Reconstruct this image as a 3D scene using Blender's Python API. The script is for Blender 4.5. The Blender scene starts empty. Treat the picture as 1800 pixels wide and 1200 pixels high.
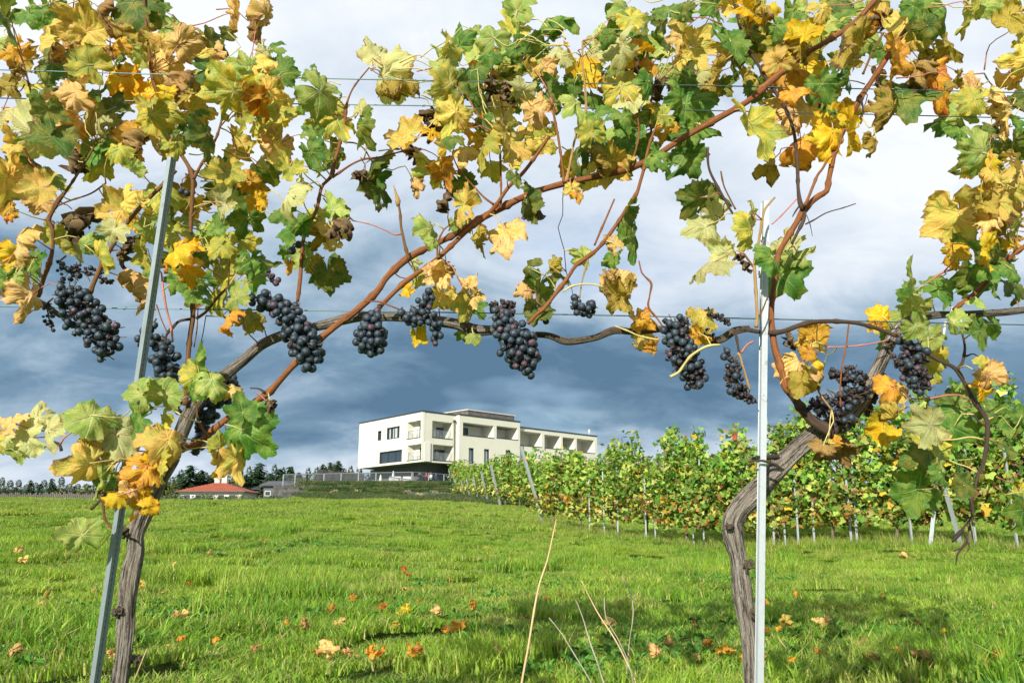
import bpy, bmesh, math, random
import numpy as np
from mathutils import Vector, Matrix, noise
random.seed(7); rng = np.random.default_rng(7)
R = math.radians
sc = bpy.context.scene
col = sc.collection

# ---------------------------------------------------------------- camera, sky, sun, exposure
PITCH = R(12.9); CAMZ = 0.70; F = 1400.0
cam_d = bpy.data.cameras.new('camera'); cam = bpy.data.objects.new('camera', cam_d); col.objects.link(cam)
cam.location = (0, 0, CAMZ); cam.rotation_euler = (math.pi/2 + PITCH, 0, 0)
cam_d.sensor_width = 36; cam_d.lens = 28; cam_d.clip_start = 0.05; cam_d.clip_end = 4000
sc.camera = cam
SUN_EL = R(25); SUN_AZ = R(202)      # compass style: 0 = +Y, clockwise; 202 = behind the camera, to its left
sun_dir = Vector((math.sin(SUN_AZ)*math.cos(SUN_EL), math.cos(SUN_AZ)*math.cos(SUN_EL), math.sin(SUN_EL)))
sd = bpy.data.lights.new('sun', 'SUN'); sd.energy = 4.9; sd.angle = R(0.55); sd.color = (1.0, 0.94, 0.84)
sun = bpy.data.objects.new('sun', sd); col.objects.link(sun)
sun.rotation_euler = sun_dir.to_track_quat('Z', 'Y').to_euler()
sc.view_settings.view_transform = 'Standard'; sc.view_settings.look = 'None'
sc.view_settings.exposure = 0.45; sc.view_settings.gamma = 1.0; sc.view_settings.use_curve_mapping = False

def build_world():
    w = bpy.data.worlds.new('World'); sc.world = w; w.use_nodes = True
    nt = w.node_tree; nt.nodes.clear(); N = nt.nodes; L = nt.links
    def n(t, **k):
        x = N.new(t)
        for a, b in k.items(): setattr(x, a, b)
        return x
    def m(op, a, b=None, c=None, clamp=False):
        x = n('ShaderNodeMath', operation=op); x.use_clamp = clamp
        for i, v in enumerate((a, b, c)):
            if v is None: continue
            if isinstance(v, (int, float)): x.inputs[i].default_value = v
            else: L.new(v, x.inputs[i])
        return x.outputs[0]
    tc = n('ShaderNodeTexCoord'); sep = n('ShaderNodeSeparateXYZ'); L.new(tc.outputs['Generated'], sep.inputs[0])
    X, Y, Z = sep.outputs
    zc = m('MAXIMUM', Z, 0.0)
    den = m('ADD', zc, 0.42)
    cx = n('ShaderNodeCombineXYZ'); L.new(m('DIVIDE', X, den), cx.inputs[0]); L.new(m('DIVIDE', Y, den), cx.inputs[1])
    def noise_tex(scale, off, detail=6, rough=0.55, stretch=(1, 1, 1), dist=0.0):
        mp = n('ShaderNodeMapping'); mp.inputs['Location'].default_value = off; mp.inputs['Scale'].default_value = stretch
        L.new(cx.outputs[0], mp.inputs[0])
        t = n('ShaderNodeTexNoise'); t.inputs['Scale'].default_value = scale; t.inputs['Detail'].default_value = detail
        t.inputs['Roughness'].default_value = rough; t.inputs['Distortion'].default_value = dist
        L.new(mp.outputs[0], t.inputs['Vector']); return t.outputs['Fac']
    n1 = noise_tex(2.0, (SKY1[0], SKY1[1], 0), 8, 0.52, (0.62, 1.0, 1), 0.25)
    n2 = noise_tex(5.6, (SKY2[0], SKY2[1], 0), 8, 0.60, (0.75, 1.0, 1), 0.5)
    bias = n('ShaderNodeValToRGB'); cr = bias.color_ramp; cr.interpolation = 'B_SPLINE'
    stops = SKYBIAS
    while len(cr.elements) < len(stops): cr.elements.new(0.5)
    for e, (p, v) in zip(cr.elements, stops): e.position = p; e.color = (v, v, v, 1)
    L.new(zc, bias.inputs[0])
    v = m('ADD', bias.outputs[0], m('MULTIPLY', m('SUBTRACT', n1, 0.5), SKYAMP[0]))
    v = m('ADD', v, m('MULTIPLY', m('SUBTRACT', n2, 0.5), SKYAMP[1]))
    colr = n('ShaderNodeValToRGB'); cr = colr.color_ramp
    stops = [(0.0, (0.085, 0.160, 0.250)), (0.22, (0.150, 0.245, 0.345)), (0.45, (0.33, 0.425, 0.52)), (0.68, (0.53, 0.59, 0.67)), (0.9, (0.64, 0.685, 0.735)), (1.0, (0.71, 0.735, 0.76))]
    while len(cr.elements) < len(stops): cr.elements.new(0.5)
    for e, (p, c) in zip(cr.elements, stops): e.position = p; e.color = (*c, 1)
    L.new(v, colr.inputs[0])
    sky = n('ShaderNodeTexSky'); sky.sky_type = 'NISHITA'; sky.sun_disc = False
    sky.sun_elevation = SUN_EL; sky.sun_rotation = SUN_AZ; sky.altitude = 300
    bs = n('ShaderNodeBackground'); bs.inputs[1].default_value = 0.12; L.new(sky.outputs[0], bs.inputs[0])
    bc = n('ShaderNodeBackground'); bc.inputs[1].default_value = 1.0; L.new(colr.outputs[0], bc.inputs[0])
    gap = noise_tex(1.5, (SKY3[0], SKY3[1], 0), 4, 0.5, (0.8, 1.0, 1))
    gm = n('ShaderNodeMapRange'); gm.inputs['From Min'].default_value = 0.60; gm.inputs['From Max'].default_value = 0.74
    gm.inputs['To Min'].default_value = 1.0; gm.inputs['To Max'].default_value = 0.35; L.new(gap, gm.inputs['Value'])
    mix = n('ShaderNodeMixShader'); L.new(gm.outputs[0], mix.inputs[0]); L.new(bs.outputs[0], mix.inputs[1]); L.new(bc.outputs[0], mix.inputs[2])
    out = n('ShaderNodeOutputWorld'); L.new(mix.outputs[0], out.inputs[0])
    w.cycles.sampling_method = 'MANUAL'; w.cycles.sample_map_resolution = 512
SKY1 = (10.439678, 16.133816); SKY2 = (0.4, 5.2); SKY3 = (2.3, 0.9); SKYAMP = (2.0, 0.9)
SKYBIAS = [(0.0, 0.76), (0.045, 0.68), (0.09, 0.38), (0.14, 0.17), (0.19, 0.19), (0.25, 0.42), (0.33, 0.62), (0.44, 0.76), (1.0, 0.85)]
build_world()

# ---------------------------------------------------------------- helpers
CP, SP = math.cos(PITCH), math.sin(PITCH)
def ray(px, py):
    a = (px-900)/F; b = (600-py)/F
    return Vector((a, CP - b*SP, SP + b*CP))
def P(px, py, Y):
    d = ray(px, py); t = Y/d.y
    return Vector((d.x*t, Y, CAMZ + d.z*t))
def ppm(p):                       # metres per photo pixel at a point
    return (p.y*CP + (p.z-CAMZ)*SP)/F

wm = {}
def place(o, parent=None, M=None):
    M = M.copy() if M is not None else Matrix.Identity(4)
    wm[o] = M
    col.objects.link(o)
    if parent is not None:
        o.parent = parent; o.matrix_basis = wm[parent].inverted() @ M
    else: o.matrix_basis = M
    return o
def thing(name, label, cat, loc=(0, 0, 0), group=None, rz=0):
    o = bpy.data.objects.new(name, None); o.empty_display_size = 0.2
    place(o, None, Matrix.Translation(loc) @ Matrix.Rotation(rz, 4, 'Z'))
    o['label'] = label; o['category'] = cat
    if group: o['group'] = group
    return o
def tag(o, label=None, cat=None, group=None, kind=None):
    for k, v in (('label', label), ('category', cat), ('group', group), ('kind', kind)):
        if v: o[k] = v
    return o
def copy_tree(o, M, label=None, parent=None):
    c = o.copy(); place(c, parent, M)
    if label: c['label'] = label
    for ch in o.children:
        if ch in wm: copy_tree(ch, M @ wm[o].inverted() @ wm[ch], None, c)
    return c
def mesh_np(name, V, Fc, mats=(), smooth=False, matidx=None):
    me = bpy.data.meshes.new(name)
    V = np.asarray(V, dtype=np.float32)
    if isinstance(Fc, np.ndarray):
        k = Fc.shape[1]; nf = len(Fc)
        me.vertices.add(len(V)); me.vertices.foreach_set('co', V.ravel())
        me.loops.add(nf*k); me.loops.foreach_set('vertex_index', Fc.astype(np.int32).ravel())
        me.polygons.add(nf); me.polygons.foreach_set('loop_start', np.arange(0, nf*k, k, dtype=np.int32))
        try: me.polygons.foreach_set('loop_total', np.full(nf, k, dtype=np.int32))
        except Exception: pass
    else: me.from_pydata([tuple(map(float, v)) for v in V], [], [tuple(f) for f in Fc])
    for mt in mats: me.materials.append(mt)
    if matidx is not None: me.polygons.foreach_set('material_index', np.asarray(matidx, dtype=np.int32))
    me.update(calc_edges=True)
    if smooth: me.polygons.foreach_set('use_smooth', [True]*len(me.polygons))
    return me
def obj(name, me, parent=None, M=None):
    return place(bpy.data.objects.new(name, me), parent, M)

class MB:
    """collects boxes and prisms into one mesh"""
    def __init__(s): s.V = []; s.F = []; s.I = []
    def hexa(s, p, mi=0):
        b = len(s.V); s.V += [tuple(q) for q in p]
        for f in ((0, 3, 2, 1), (4, 5, 6, 7), (0, 1, 5, 4), (1, 2, 6, 5), (2, 3, 7, 6), (3, 0, 4, 7)):
            s.F.append(tuple(b+i for i in f)); s.I.append(mi)
    def box(s, x0, x1, y0, y1, z0, z1, mi=0):
        s.hexa([(x0, y0, z0), (x1, y0, z0), (x1, y1, z0), (x0, y1, z0), (x0, y0, z1), (x1, y0, z1), (x1, y1, z1), (x0, y1, z1)], mi)
    def poly(s, pts, mi=0):
        b = len(s.V); s.V += [tuple(q) for q in pts]; s.F.append(tuple(range(b, b+len(pts)))); s.I.append(mi)
    def bar(s, a, b, r, n=6, mi=0, r2=None):
        a = Vector(a); b = Vector(b); d = (b-a).normalized(); u = d.orthogonal().normalized(); v = d.cross(u); r2 = r if r2 is None else r2
        k = len(s.V)
        for q, rr in ((a, r), (b, r2)):
            for i in range(n):
                t = 2*math.pi*i/n; s.V.append(tuple(q + u*math.cos(t)*rr + v*math.sin(t)*rr))
        for i in range(n):
            j = (i+1) % n; s.F.append((k+i, k+j, k+n+j, k+n+i)); s.I.append(mi)
        s.F.append(tuple(k+i for i in reversed(range(n)))); s.I.append(mi)
        s.F.append(tuple(k+n+i for i in range(n))); s.I.append(mi)
    def build(s, name, mats, parent=None, M=None, smooth=False):
        if not isinstance(mats, (list, tuple)): mats = [mats]
        return obj(name, mesh_np(name, s.V, s.F, mats, smooth, s.I), parent, M)

def catmull(pts, step):
    """pts: list of (Vector, r); evenly resampled"""
    if len(pts) < 2: return pts
    P4 = [Vector((*p, r)) for p, r in pts]
    P4 = [P4[0]*2-P4[1]] + P4 + [P4[-1]*2-P4[-2]]
    out = []
    for i in range(1, len(P4)-2):
        a, b, c, d = P4[i-1:i+3]
        L = max(1, int((c-b).length/step + 0.5))
        for k in range(L):
            t = k/L
            q = 0.5*((2*b) + (c-a)*t + (2*a-5*b+4*c-d)*t*t + (3*b-a-3*c+d)*t**3)
            out.append((Vector(q[:3]), max(q[3], 1e-4)))
    out.append((Vector(P4[-2][:3]), P4[-2][3]))
    return out
def tube_mesh(name, pts, mat, step=0.02, n=8, disp=None, cap=True, smooth=True, Minv=None):
    s = catmull(pts, step)
    if len(s) < 2: return None
    m = len(s); C = np.array([p for p, r in s]); T = np.gradient(C, axis=0)
    T /= np.linalg.norm(T, axis=1)[:, None] + 1e-12
    u = Vector(T[0]).orthogonal().normalized(); U = []
    for i in range(m):
        t = Vector(T[i]); u = (u - t*u.dot(t)).normalized(); U.append(u.copy())
    U = np.array(U); W = np.cross(T, U)
    th = np.linspace(0, 2*math.pi, n, endpoint=False)
    ct, st = np.cos(th), np.sin(th)
    rr = np.array([r for p, r in s])[:, None]*np.ones((1, n))
    if disp is not None:
        ln = np.concatenate([[0], np.cumsum(np.linalg.norm(np.diff(C, axis=0), axis=1))])
        for i in range(m):
            for j in range(n): rr[i, j] *= 1 + disp(ct[j], st[j], ln[i], rr[i, 0])
    V = C[:, None, :] + rr[:, :, None]*(U[:, None, :]*ct[None, :, None] + W[:, None, :]*st[None, :, None])
    V = V.reshape(-1, 3)
    i = np.arange(m-1)[:, None]*n; j = np.arange(n)[None, :]; j2 = (j+1) % n
    Fq = np.stack([i+j, i+j2, i+n+j2, i+n+j], -1).reshape(-1, 4)
    Fl = [tuple(f) for f in Fq.tolist()]
    if cap: Fl.append(tuple(reversed(range(n)))); Fl.append(tuple((m-1)*n+k for k in range(n)))
    if Minv is not None:
        A = np.array(Minv); V = V @ A[:3, :3].T + A[:3, 3]
    me = bpy.data.meshes.new(name); me.from_pydata(V.tolist(), [], Fl)
    uv = me.uv_layers.new(name='UVMap')
    ln = np.concatenate([[0], np.cumsum(np.linalg.norm(np.diff(C, axis=0), axis=1))])
    a = np.zeros((len(me.loops), 2), dtype=np.float32)
    k = 0
    for ii in range(m-1):
        for jj in range(n):
            u0 = jj/n; u1 = (jj+1)/n
            a[k:k+4] = ((u0, ln[ii]), (u1, ln[ii]), (u1, ln[ii+1]), (u0, ln[ii+1])); k += 4
    uv.data.foreach_set('uv', a.ravel())
    me.materials.append(mat)
    if smooth: me.polygons.foreach_set('use_smooth', [True]*len(me.polygons))
    return me

# ---------------------------------------------------------------- materials
class MT:
    def __init__(s, name):
        s.mat = bpy.data.materials.new(name); s.mat.use_nodes = True
        s.nt = s.mat.node_tree; s.nt.nodes.clear()
        s.out = s.n('ShaderNodeOutputMaterial')
    def n(s, t, **k):
        x = s.nt.nodes.new(t)
        for a, b in k.items(): setattr(x, a, b)
        return x
    def l(s, a, b): s.nt.links.new(a, b)
    def m(s, op, a, b=None, c=None, clamp=False):
        x = s.n('ShaderNodeMath', operation=op); x.use_clamp = clamp
        for i, v in enumerate((a, b, c)):
            if v is None: continue
            if isinstance(v, (int, float)): x.inputs[i].default_value = v
            else: s.l(v, x.inputs[i])
        return x.outputs[0]
    def sm(s, v, a, b, t0=0.0, t1=1.0):
        x = s.n('ShaderNodeMapRange', interpolation_type='SMOOTHSTEP'); s.l(v, x.inputs[0])
        for i, q in ((1, a), (2, b), (3, t0), (4, t1)): x.inputs[i].default_value = q
        return x.outputs[0]
    def mix(s, f, a, b, mode='MIX'):
        x = s.n('ShaderNodeMix', data_type='RGBA', blend_type=mode)
        for i, v in ((0, f), (6, a), (7, b)):
            if isinstance(v, (int, float)): x.inputs[i].default_value = v
            elif isinstance(v, tuple): x.inputs[i].default_value = (*v[:3], 1)
            else: s.l(v, x.inputs[i])
        return x.outputs[2]
    def noise(s, vec, scale, detail=3, rough=0.5, out='Fac', dist=0.0, dim='3D', w=None):
        x = s.n('ShaderNodeTexNoise'); x.noise_dimensions = dim
        x.inputs['Scale'].default_value = scale; x.inputs['Detail'].default_value = detail
        x.inputs['Roughness'].default_value = rough; x.inputs['Distortion'].default_value = dist
        if vec is not None: s.l(vec, x.inputs['Vector'])
        if w is not None: s.l(w, x.inputs['W'])
        return x.outputs[out]
    def ramp(s, v, stops, interp='LINEAR'):
        x = s.n('ShaderNodeValToRGB'); cr = x.color_ramp; cr.interpolation = interp
        while len(cr.elements) < len(stops): cr.elements.new(0.5)
        for e, (p, c) in zip(cr.elements, stops): e.position = p; e.color = (*c[:3], 1)
        s.l(v, x.inputs[0]); return x.outputs[0]
    def mapping(s, vec, scale=(1, 1, 1), loc=(0, 0, 0)):
        x = s.n('ShaderNodeMapping'); x.inputs['Scale'].default_value = scale; x.inputs['Location'].default_value = loc
        s.l(vec, x.inputs[0]); return x.outputs[0]
    def bump(s, h, strength=0.5, dist=0.01):
        x = s.n('ShaderNodeBump'); x.inputs['Strength'].default_value = strength; x.inputs['Distance'].default_value = dist
        s.l(h, x.inputs['Height']); return x.outputs[0]
    def bsdf(s, color, rough=0.7, metal=0.0, normal=None, spec=0.5, trans=None, transf=0.0, **kw):
        b = s.n('ShaderNodeBsdfPrincipled')
        if isinstance(color, tuple): b.inputs['Base Color'].default_value = (*color[:3], 1)
        else: s.l(color, b.inputs['Base Color'])
        for k, v in (('Roughness', rough), ('Metallic', metal), ('Specular IOR Level', spec)):
            if isinstance(v, (int, float)): b.inputs[k].default_value = v
            else: s.l(v, b.inputs[k])
        for k, v in kw.items(): b.inputs[k.replace('_', ' ')].default_value = v
        if normal is not None: s.l(normal, b.inputs['Normal'])
        o = b.outputs[0]
        if transf > 0:
            t = s.n('ShaderNodeBsdfTranslucent')
            if isinstance(trans if trans is not None else color, tuple): t.inputs[0].default_value = (*(trans if trans is not None else color)[:3], 1)
            else: s.l(trans if trans is not None else color, t.inputs[0])
            mx = s.n('ShaderNodeMixShader'); mx.inputs[0].default_value = transf
            s.l(o, mx.inputs[1]); s.l(t.outputs[0], mx.inputs[2]); o = mx.outputs[0]
        s.l(o, s.out.inputs[0]); return s.mat

def flat(name, c, rough=0.7, metal=0.0, var=0.12, scale=3.0, spec=0.4, bumpst=0.0):
    t = MT(name); tc = t.n('ShaderNodeTexCoord').outputs['Object']
    f = t.noise(tc, scale, 4, 0.6)
    lo = tuple(x*(1-var) for x in c); hi = tuple(min(1, x*(1+var)) for x in c)
    c2 = t.ramp(f, [(0.3, lo), (0.7, hi)])
    nm = t.bump(t.noise(tc, scale*12, 4), bumpst, 0.01) if bumpst else None
    return t.bsdf(c2, rough, metal, nm, spec)

def leaf_mat(name, A, B, brown=(0.16, 0.07, 0.03), edge=0.5, spots=0.3, vein=None, veinamt=0.5, transf=0.34, second=0.25, green=None, rough=0.55):
    """leaf: blotches of A and B, browning at the rim, speckles, paler veins; all from the leaf's own coordinates"""
    t = MT(name)
    oi = t.n('ShaderNodeObjectInfo').outputs['Random']
    uvn = t.n('ShaderNodeUVMap'); uvn.uv_map = 'flat'
    off = t.n('ShaderNodeCombineXYZ'); t.l(t.m('MULTIPLY', oi, 37.0), off.inputs[0]); t.l(t.m('MULTIPLY', oi, 91.0), off.inputs[1])
    va = t.n('ShaderNodeVectorMath', operation='ADD'); t.l(uvn.outputs[0], va.inputs[0]); t.l(off.outputs[0], va.inputs[1])
    uv = va.outputs[0]
    n1 = t.noise(uv, 2.0, 5, 0.62); n2 = t.noise(uv, 9.0, 3, 0.6); n3 = t.noise(uv, 22.0, 2, 0.6)
    base = t.mix(t.sm(n1, 0.40, 0.62), A, B)
    vuv = t.n('ShaderNodeUVMap'); vuv.uv_map = 'vein'
    sp = t.n('ShaderNodeSeparateXYZ'); t.l(vuv.outputs[0], sp.inputs[0])
    S, T = sp.outputs[0], t.m('ABSOLUTE', sp.outputs[1])
    if green is not None:
        near = t.sm(t.m('ADD', T, t.m('MULTIPLY', n2, 0.12)), 0.05, 0.20, 1.0, 0.0)
        base = t.mix(t.m('MULTIPLY', near, 0.75), base, green)
    width = t.m('SUBTRACT', 0.026, t.m('MULTIPLY', S, 0.020))
    main = t.sm(t.m('SUBTRACT', T, width), -0.006, 0.008, 1.0, 0.0)
    q = t.m('SUBTRACT', S, t.m('MULTIPLY', T, 0.9))
    sec = t.m('ABSOLUTE', t.m('SUBTRACT', t.m('FRACT', t.m('MULTIPLY', q, 6.5)), 0.5))
    secm = t.m('MULTIPLY', t.sm(sec, 0.42, 0.49), t.sm(T, 0.34, 0.42, 1.0, 0.0))
    edg = t.n('ShaderNodeUVMap'); edg.uv_map = 'rim'
    se = t.n('ShaderNodeSeparateXYZ'); t.l(edg.outputs[0], se.inputs[0])
    E = se.outputs[0]
    ev = t.m('ADD', E, t.m('MULTIPLY', t.m('SUBTRACT', n1, 0.5), 1.3))
    ev = t.m('ADD', ev, t.m('MULTIPLY', t.m('SUBTRACT', n2, 0.5), 0.5))
    em = t.m('MULTIPLY', t.sm(ev, 1.05-0.30*edge, 1.25-0.30*edge), 0.9)
    spm = t.sm(n3, 0.66-0.10*spots, 0.74-0.08*spots)
    spm = t.m('MULTIPLY', spm, t.sm(n1, 0.62, 0.40))
    spm2 = t.m('MULTIPLY', spm, min(1, 0.35+spots))
    base = t.mix(spm2, base, brown)
    base = t.mix(em, base, brown)
    fine = t.ramp(n3, [(0.3, (0.82,)*3), (0.7, (1.12,)*3)])
    base = t.mix(1.0, base, fine, 'MULTIPLY')
    vc = vein if vein is not None else tuple(min(1, x*1.35+0.03) for x in A)
    base = t.mix(t.m('MULTIPLY', main, veinamt), base, vc)
    base = t.mix(t.m('MULTIPLY', secm, veinamt*second*2), base, vc)
    hv = t.n('ShaderNodeHueSaturation'); t.l(base, hv.inputs['Color'])
    t.l(t.m('ADD', 0.49, t.m('MULTIPLY', oi, 0.02)), hv.inputs['Hue'])
    fr = t.m('FRACT', t.m('MULTIPLY', oi, 17.3)); t.l(t.m('ADD', 0.82, t.m('MULTIPLY', fr, 0.36)), hv.inputs['Value'])
    c = hv.outputs[0]
    h = t.m('ADD', t.m('MULTIPLY', main, -0.8), t.m('MULTIPLY', secm, -0.45))
    h = t.m('ADD', h, t.m('MULTIPLY', n3, 0.35))
    h = t.m('ADD', h, t.m('MULTIPLY', n2, 0.5))
    nm = t.bump(h, 0.6, 0.004)
    tr = t.mix(1.0, c, (1.25, 1.2, 0.6), 'MULTIPLY')
    return t.bsdf(c, rough, 0.0, nm, 0.3, trans=tr, transf=transf)

LM = {
 'A': leaf_mat('leaf_amber', (0.80, 0.52, 0.12), (0.58, 0.54, 0.10), brown=(0.28, 0.14, 0.05), edge=0.5, spots=0.3),
 'Y': leaf_mat('leaf_yellow', (0.84, 0.46, 0.012), (0.74, 0.60, 0.04), brown=(0.36, 0.12, 0.02), edge=0.42, spots=0.35),
 'G': leaf_mat('leaf_green', (0.070, 0.185, 0.022), (0.21, 0.31, 0.045), edge=0.05, spots=-0.3, vein=(0.30, 0.42, 0.12), veinamt=0.5),
 'D': leaf_mat('leaf_dark_green', (0.070, 0.145, 0.020), (0.24, 0.24, 0.035), edge=0.35, spots=0.1, vein=(0.24, 0.30, 0.09), veinamt=0.5),
 'L': leaf_mat('leaf_lime', (0.27, 0.40, 0.07), (0.48, 0.51, 0.12), edge=0.25, spots=-0.2, vein=(0.58, 0.62, 0.30), veinamt=0.6, second=0.4),
 'P': leaf_mat('leaf_pale_underside', (0.47, 0.50, 0.19), (0.56, 0.52, 0.20), brown=(0.28, 0.17, 0.08), edge=0.3, spots=0.0, vein=(0.68, 0.64, 0.38), veinamt=0.75, second=0.6, rough=0.75),
 'T': leaf_mat('leaf_tan', (0.74, 0.47, 0.19), (0.64, 0.44, 0.10), brown=(0.30, 0.15, 0.06), edge=0.45, spots=0.35, transf=0.2, rough=0.75),
 'O': leaf_mat('leaf_orange', (0.62, 0.30, 0.04), (0.74, 0.44, 0.04), brown=(0.18, 0.05, 0.02), edge=0.5, spots=0.6),
 'N': leaf_mat('leaf_olive_brown', (0.42, 0.33, 0.05), (0.46, 0.33, 0.05), brown=(0.13, 0.065, 0.03), edge=0.6, spots=0.4),
 'K': leaf_mat('leaf_withered', (0.11, 0.075, 0.035), (0.24, 0.16, 0.07), brown=(0.06, 0.035, 0.025), edge=0.8, spots=0.6, transf=0.08, rough=0.85),
 'M': leaf_mat('leaf_turning', (0.66, 0.52, 0.07), (0.36, 0.40, 0.06), brown=(0.26, 0.14, 0.05), edge=0.3, spots=0.3, green=(0.28, 0.38, 0.05), vein=(0.66, 0.60, 0.22)),
 'R': leaf_mat('leaf_red', (0.50, 0.13, 0.025), (0.72, 0.38, 0.02), brown=(0.16, 0.03, 0.02), edge=0.55, spots=0.7),
 'B': leaf_mat('leaf_brown', (0.32, 0.20, 0.06), (0.40, 0.24, 0.07), brown=(0.09, 0.05, 0.025), edge=0.6, spots=0.5, transf=0.15, rough=0.8),
}

def bark_mat(name, dark, light, vs=1.0):
    t = MT(name); uvn = t.n('ShaderNodeUVMap'); uvn.uv_map = 'UVMap'
    sp = t.n('ShaderNodeSeparateXYZ'); t.l(uvn.outputs[0], sp.inputs[0])
    ang = t.m('MULTIPLY', sp.outputs[0], 2*math.pi)
    cx = t.n('ShaderNodeCombineXYZ'); t.l(t.m('COSINE', ang), cx.inputs[0]); t.l(t.m('SINE', ang), cx.inputs[1]); t.l(t.m('MULTIPLY', sp.outputs[1], 5.0*vs), cx.inputs[2])
    n1 = t.noise(cx.outputs[0], 6.5, 7, 0.72, dist=0.9); n2 = t.noise(cx.outputs[0], 1.2, 3, 0.5)
    n3 = t.noise(cx.outputs[0], 18.0, 3, 0.6)
    n4 = t.noise(t.mapping(cx.outputs[0], (1, 1, 0.45)), 4.2, 5, 0.65, dist=0.4)
    n1 = t.m('ADD', t.m('MULTIPLY', n1, 0.5), t.m('MULTIPLY', n4, 0.5))
    c = t.ramp(n1, [(0.44, dark), (0.49, tuple((a+b)/2 for a, b in zip(dark, light))), (0.57, light)])
    c = t.mix(t.sm(n2, 0.35, 0.7), c, t.mix(0.35, c, (0.30, 0.24, 0.16)))
    h = t.m('ADD', t.m('MULTIPLY', n1, 2.0), t.m('MULTIPLY', n3, 0.3))
    return t.bsdf(c, 0.9, 0, t.bump(h, 1.0, 0.010), 0.2)
BARK = bark_mat('old_vine_bark', (0.020, 0.017, 0.016), (0.50, 0.45, 0.38))
BARK2 = bark_mat('cordon_bark', (0.04, 0.032, 0.024), (0.30, 0.24, 0.16), 1.4)
def cane_mat(name, a, b, c3):
    t = MT(name); uvn = t.n('ShaderNodeUVMap'); uvn.uv_map = 'UVMap'
    sp = t.n('ShaderNodeSeparateXYZ'); t.l(uvn.outputs[0], sp.inputs[0])
    ang = t.m('MULTIPLY', sp.outputs[0], 2*math.pi)
    cx = t.n('ShaderNodeCombineXYZ'); t.l(t.m('COSINE', ang), cx.inputs[0]); t.l(t.m('SINE', ang), cx.inputs[1]); t.l(t.m('MULTIPLY', sp.outputs[1], 9.0), cx.inputs[2])
    n1 = t.noise(cx.outputs[0], 2.2, 6, 0.7); n2 = t.noise(t.mapping(cx.outputs[0], (1, 1, .3)), 12.0, 4, 0.65)
    c = t.ramp(n1, [(0.28, a), (0.5, b), (0.72, c3)])
    c = t.mix(t.m('MULTIPLY', t.sm(n2, 0.54, 0.68), 0.7), c, (0.05, 0.026, 0.015))
    return t.bsdf(c, 0.62, 0, t.bump(n2, 0.7, 0.003), 0.3)
RED = cane_mat('ripe_cane', (0.08, 0.030, 0.012), (0.24, 0.082, 0.022), (0.38, 0.17, 0.055))
BRN = cane_mat('brown_cane', (0.055, 0.030, 0.014), (0.17, 0.078, 0.022), (0.32, 0.15, 0.045))
DRK = cane_mat('dark_cane', (0.03, 0.02, 0.016), (0.07, 0.045, 0.03), (0.13, 0.08, 0.05))
TAN = cane_mat('tan_cane', (0.22, 0.13, 0.05), (0.40, 0.25, 0.09), (0.50, 0.36, 0.14))
PETR = flat('red_petiole', (0.42, 0.15, 0.10), 0.5, var=0.35, scale=14)
PETY = flat('yellow_petiole', (0.50, 0.42, 0.14), 0.5, var=0.3, scale=14)
BLACKW = flat('dry_tendril', (0.03, 0.022, 0.018), 0.8)
CM = {'r': RED, 'b': BRN, 'd': DRK, 't': TAN, 'w': BARK2, 'W': BARK, 'p': PETR, 'y': PETY, 'k': BLACKW}

def galv(name, base, rough=0.45):
    t = MT(name); tc = t.n('ShaderNodeTexCoord').outputs['Object']
    v = t.n('ShaderNodeTexVoronoi'); v.inputs['Scale'].default_value = 90; t.l(tc, v.inputs[0])
    n1 = t.noise(t.mapping(tc, (6, 6, 1.2)), 3, 5, 0.6)
    n2 = t.noise(tc, 40, 3, 0.6)
    c = t.mix(t.m('MULTIPLY', v.outputs['Distance'], 0.35), base, tuple(x*0.72 for x in base))
    c = t.mix(t.sm(n1, 0.5, 0.75, 0, 0.55), c, tuple(x*0.6 for x in base))
    c = t.mix(t.sm(n2, 0.60, 0.72, 0, 0.5), c, (0.22, 0.17, 0.12))
    return t.bsdf(c, rough, 0.35, t.bump(n2, 0.15, 0.002), 0.5)
GALV = galv('galvanised_steel', (0.44, 0.49, 0.50)); GALVG = galv('weathered_galvanised_steel', (0.22, 0.275, 0.28), 0.5)
WIRE = flat('wire_steel', (0.10, 0.17, 0.16), 0.4, 0.6)
# ---------------------------------------------------------------- terrain
def sstep(a, b, x):
    t = np.clip((x-a)/(b-a), 0, 1); return t*t*(3-2*t)
def ground(x, y):
    x = np.asarray(x, float); y = np.asarray(y, float)
    yy = np.maximum(y, -6)
    z = 0.042*np.minimum(yy, 110) - 0.012*np.clip(x, -30, 30)
    z = z + 0.030*np.sin(x*0.9+0.4*yy)*np.sin(yy*0.55+1) + 0.03*np.sin(x*0.31+2)*sstep(6, 20, yy)
    z = z + 0.15*np.exp(-((x+6.5)/6.5)**2 - ((yy-29)/6)**2)
    z = z - 0.24*(1-0.8*sstep(3.5, 7, x))*sstep(-4, 1.5, x)*sstep(4, 13, yy)*(1-sstep(32, 60, yy)) - 0.22*(1-sstep(3.5, 6.5, x))*sstep(-0.5, 4.0, x)*sstep(7, 13, yy)*(1-sstep(26, 50, yy))
    # the land falls away behind the crest on the left
    xl = -7.5 - 0.26*(yy-33)
    z = z - (2.2 + 0.02*yy)*sstep(33, 46, yy)*sstep(0, 4, xl - x)
    # bank under the terrace of the white building
    k = sstep(76, 85, yy)*sstep(-25.5, -21.0, x)*sstep(60, 20, x)
    z = z*(1-k) + (4.95)*k
    far = sstep(120, 420, yy)
    z = z*(1-far) - 3.0*far
    return z
def gz(x, y): return float(ground(x, y))
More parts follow.
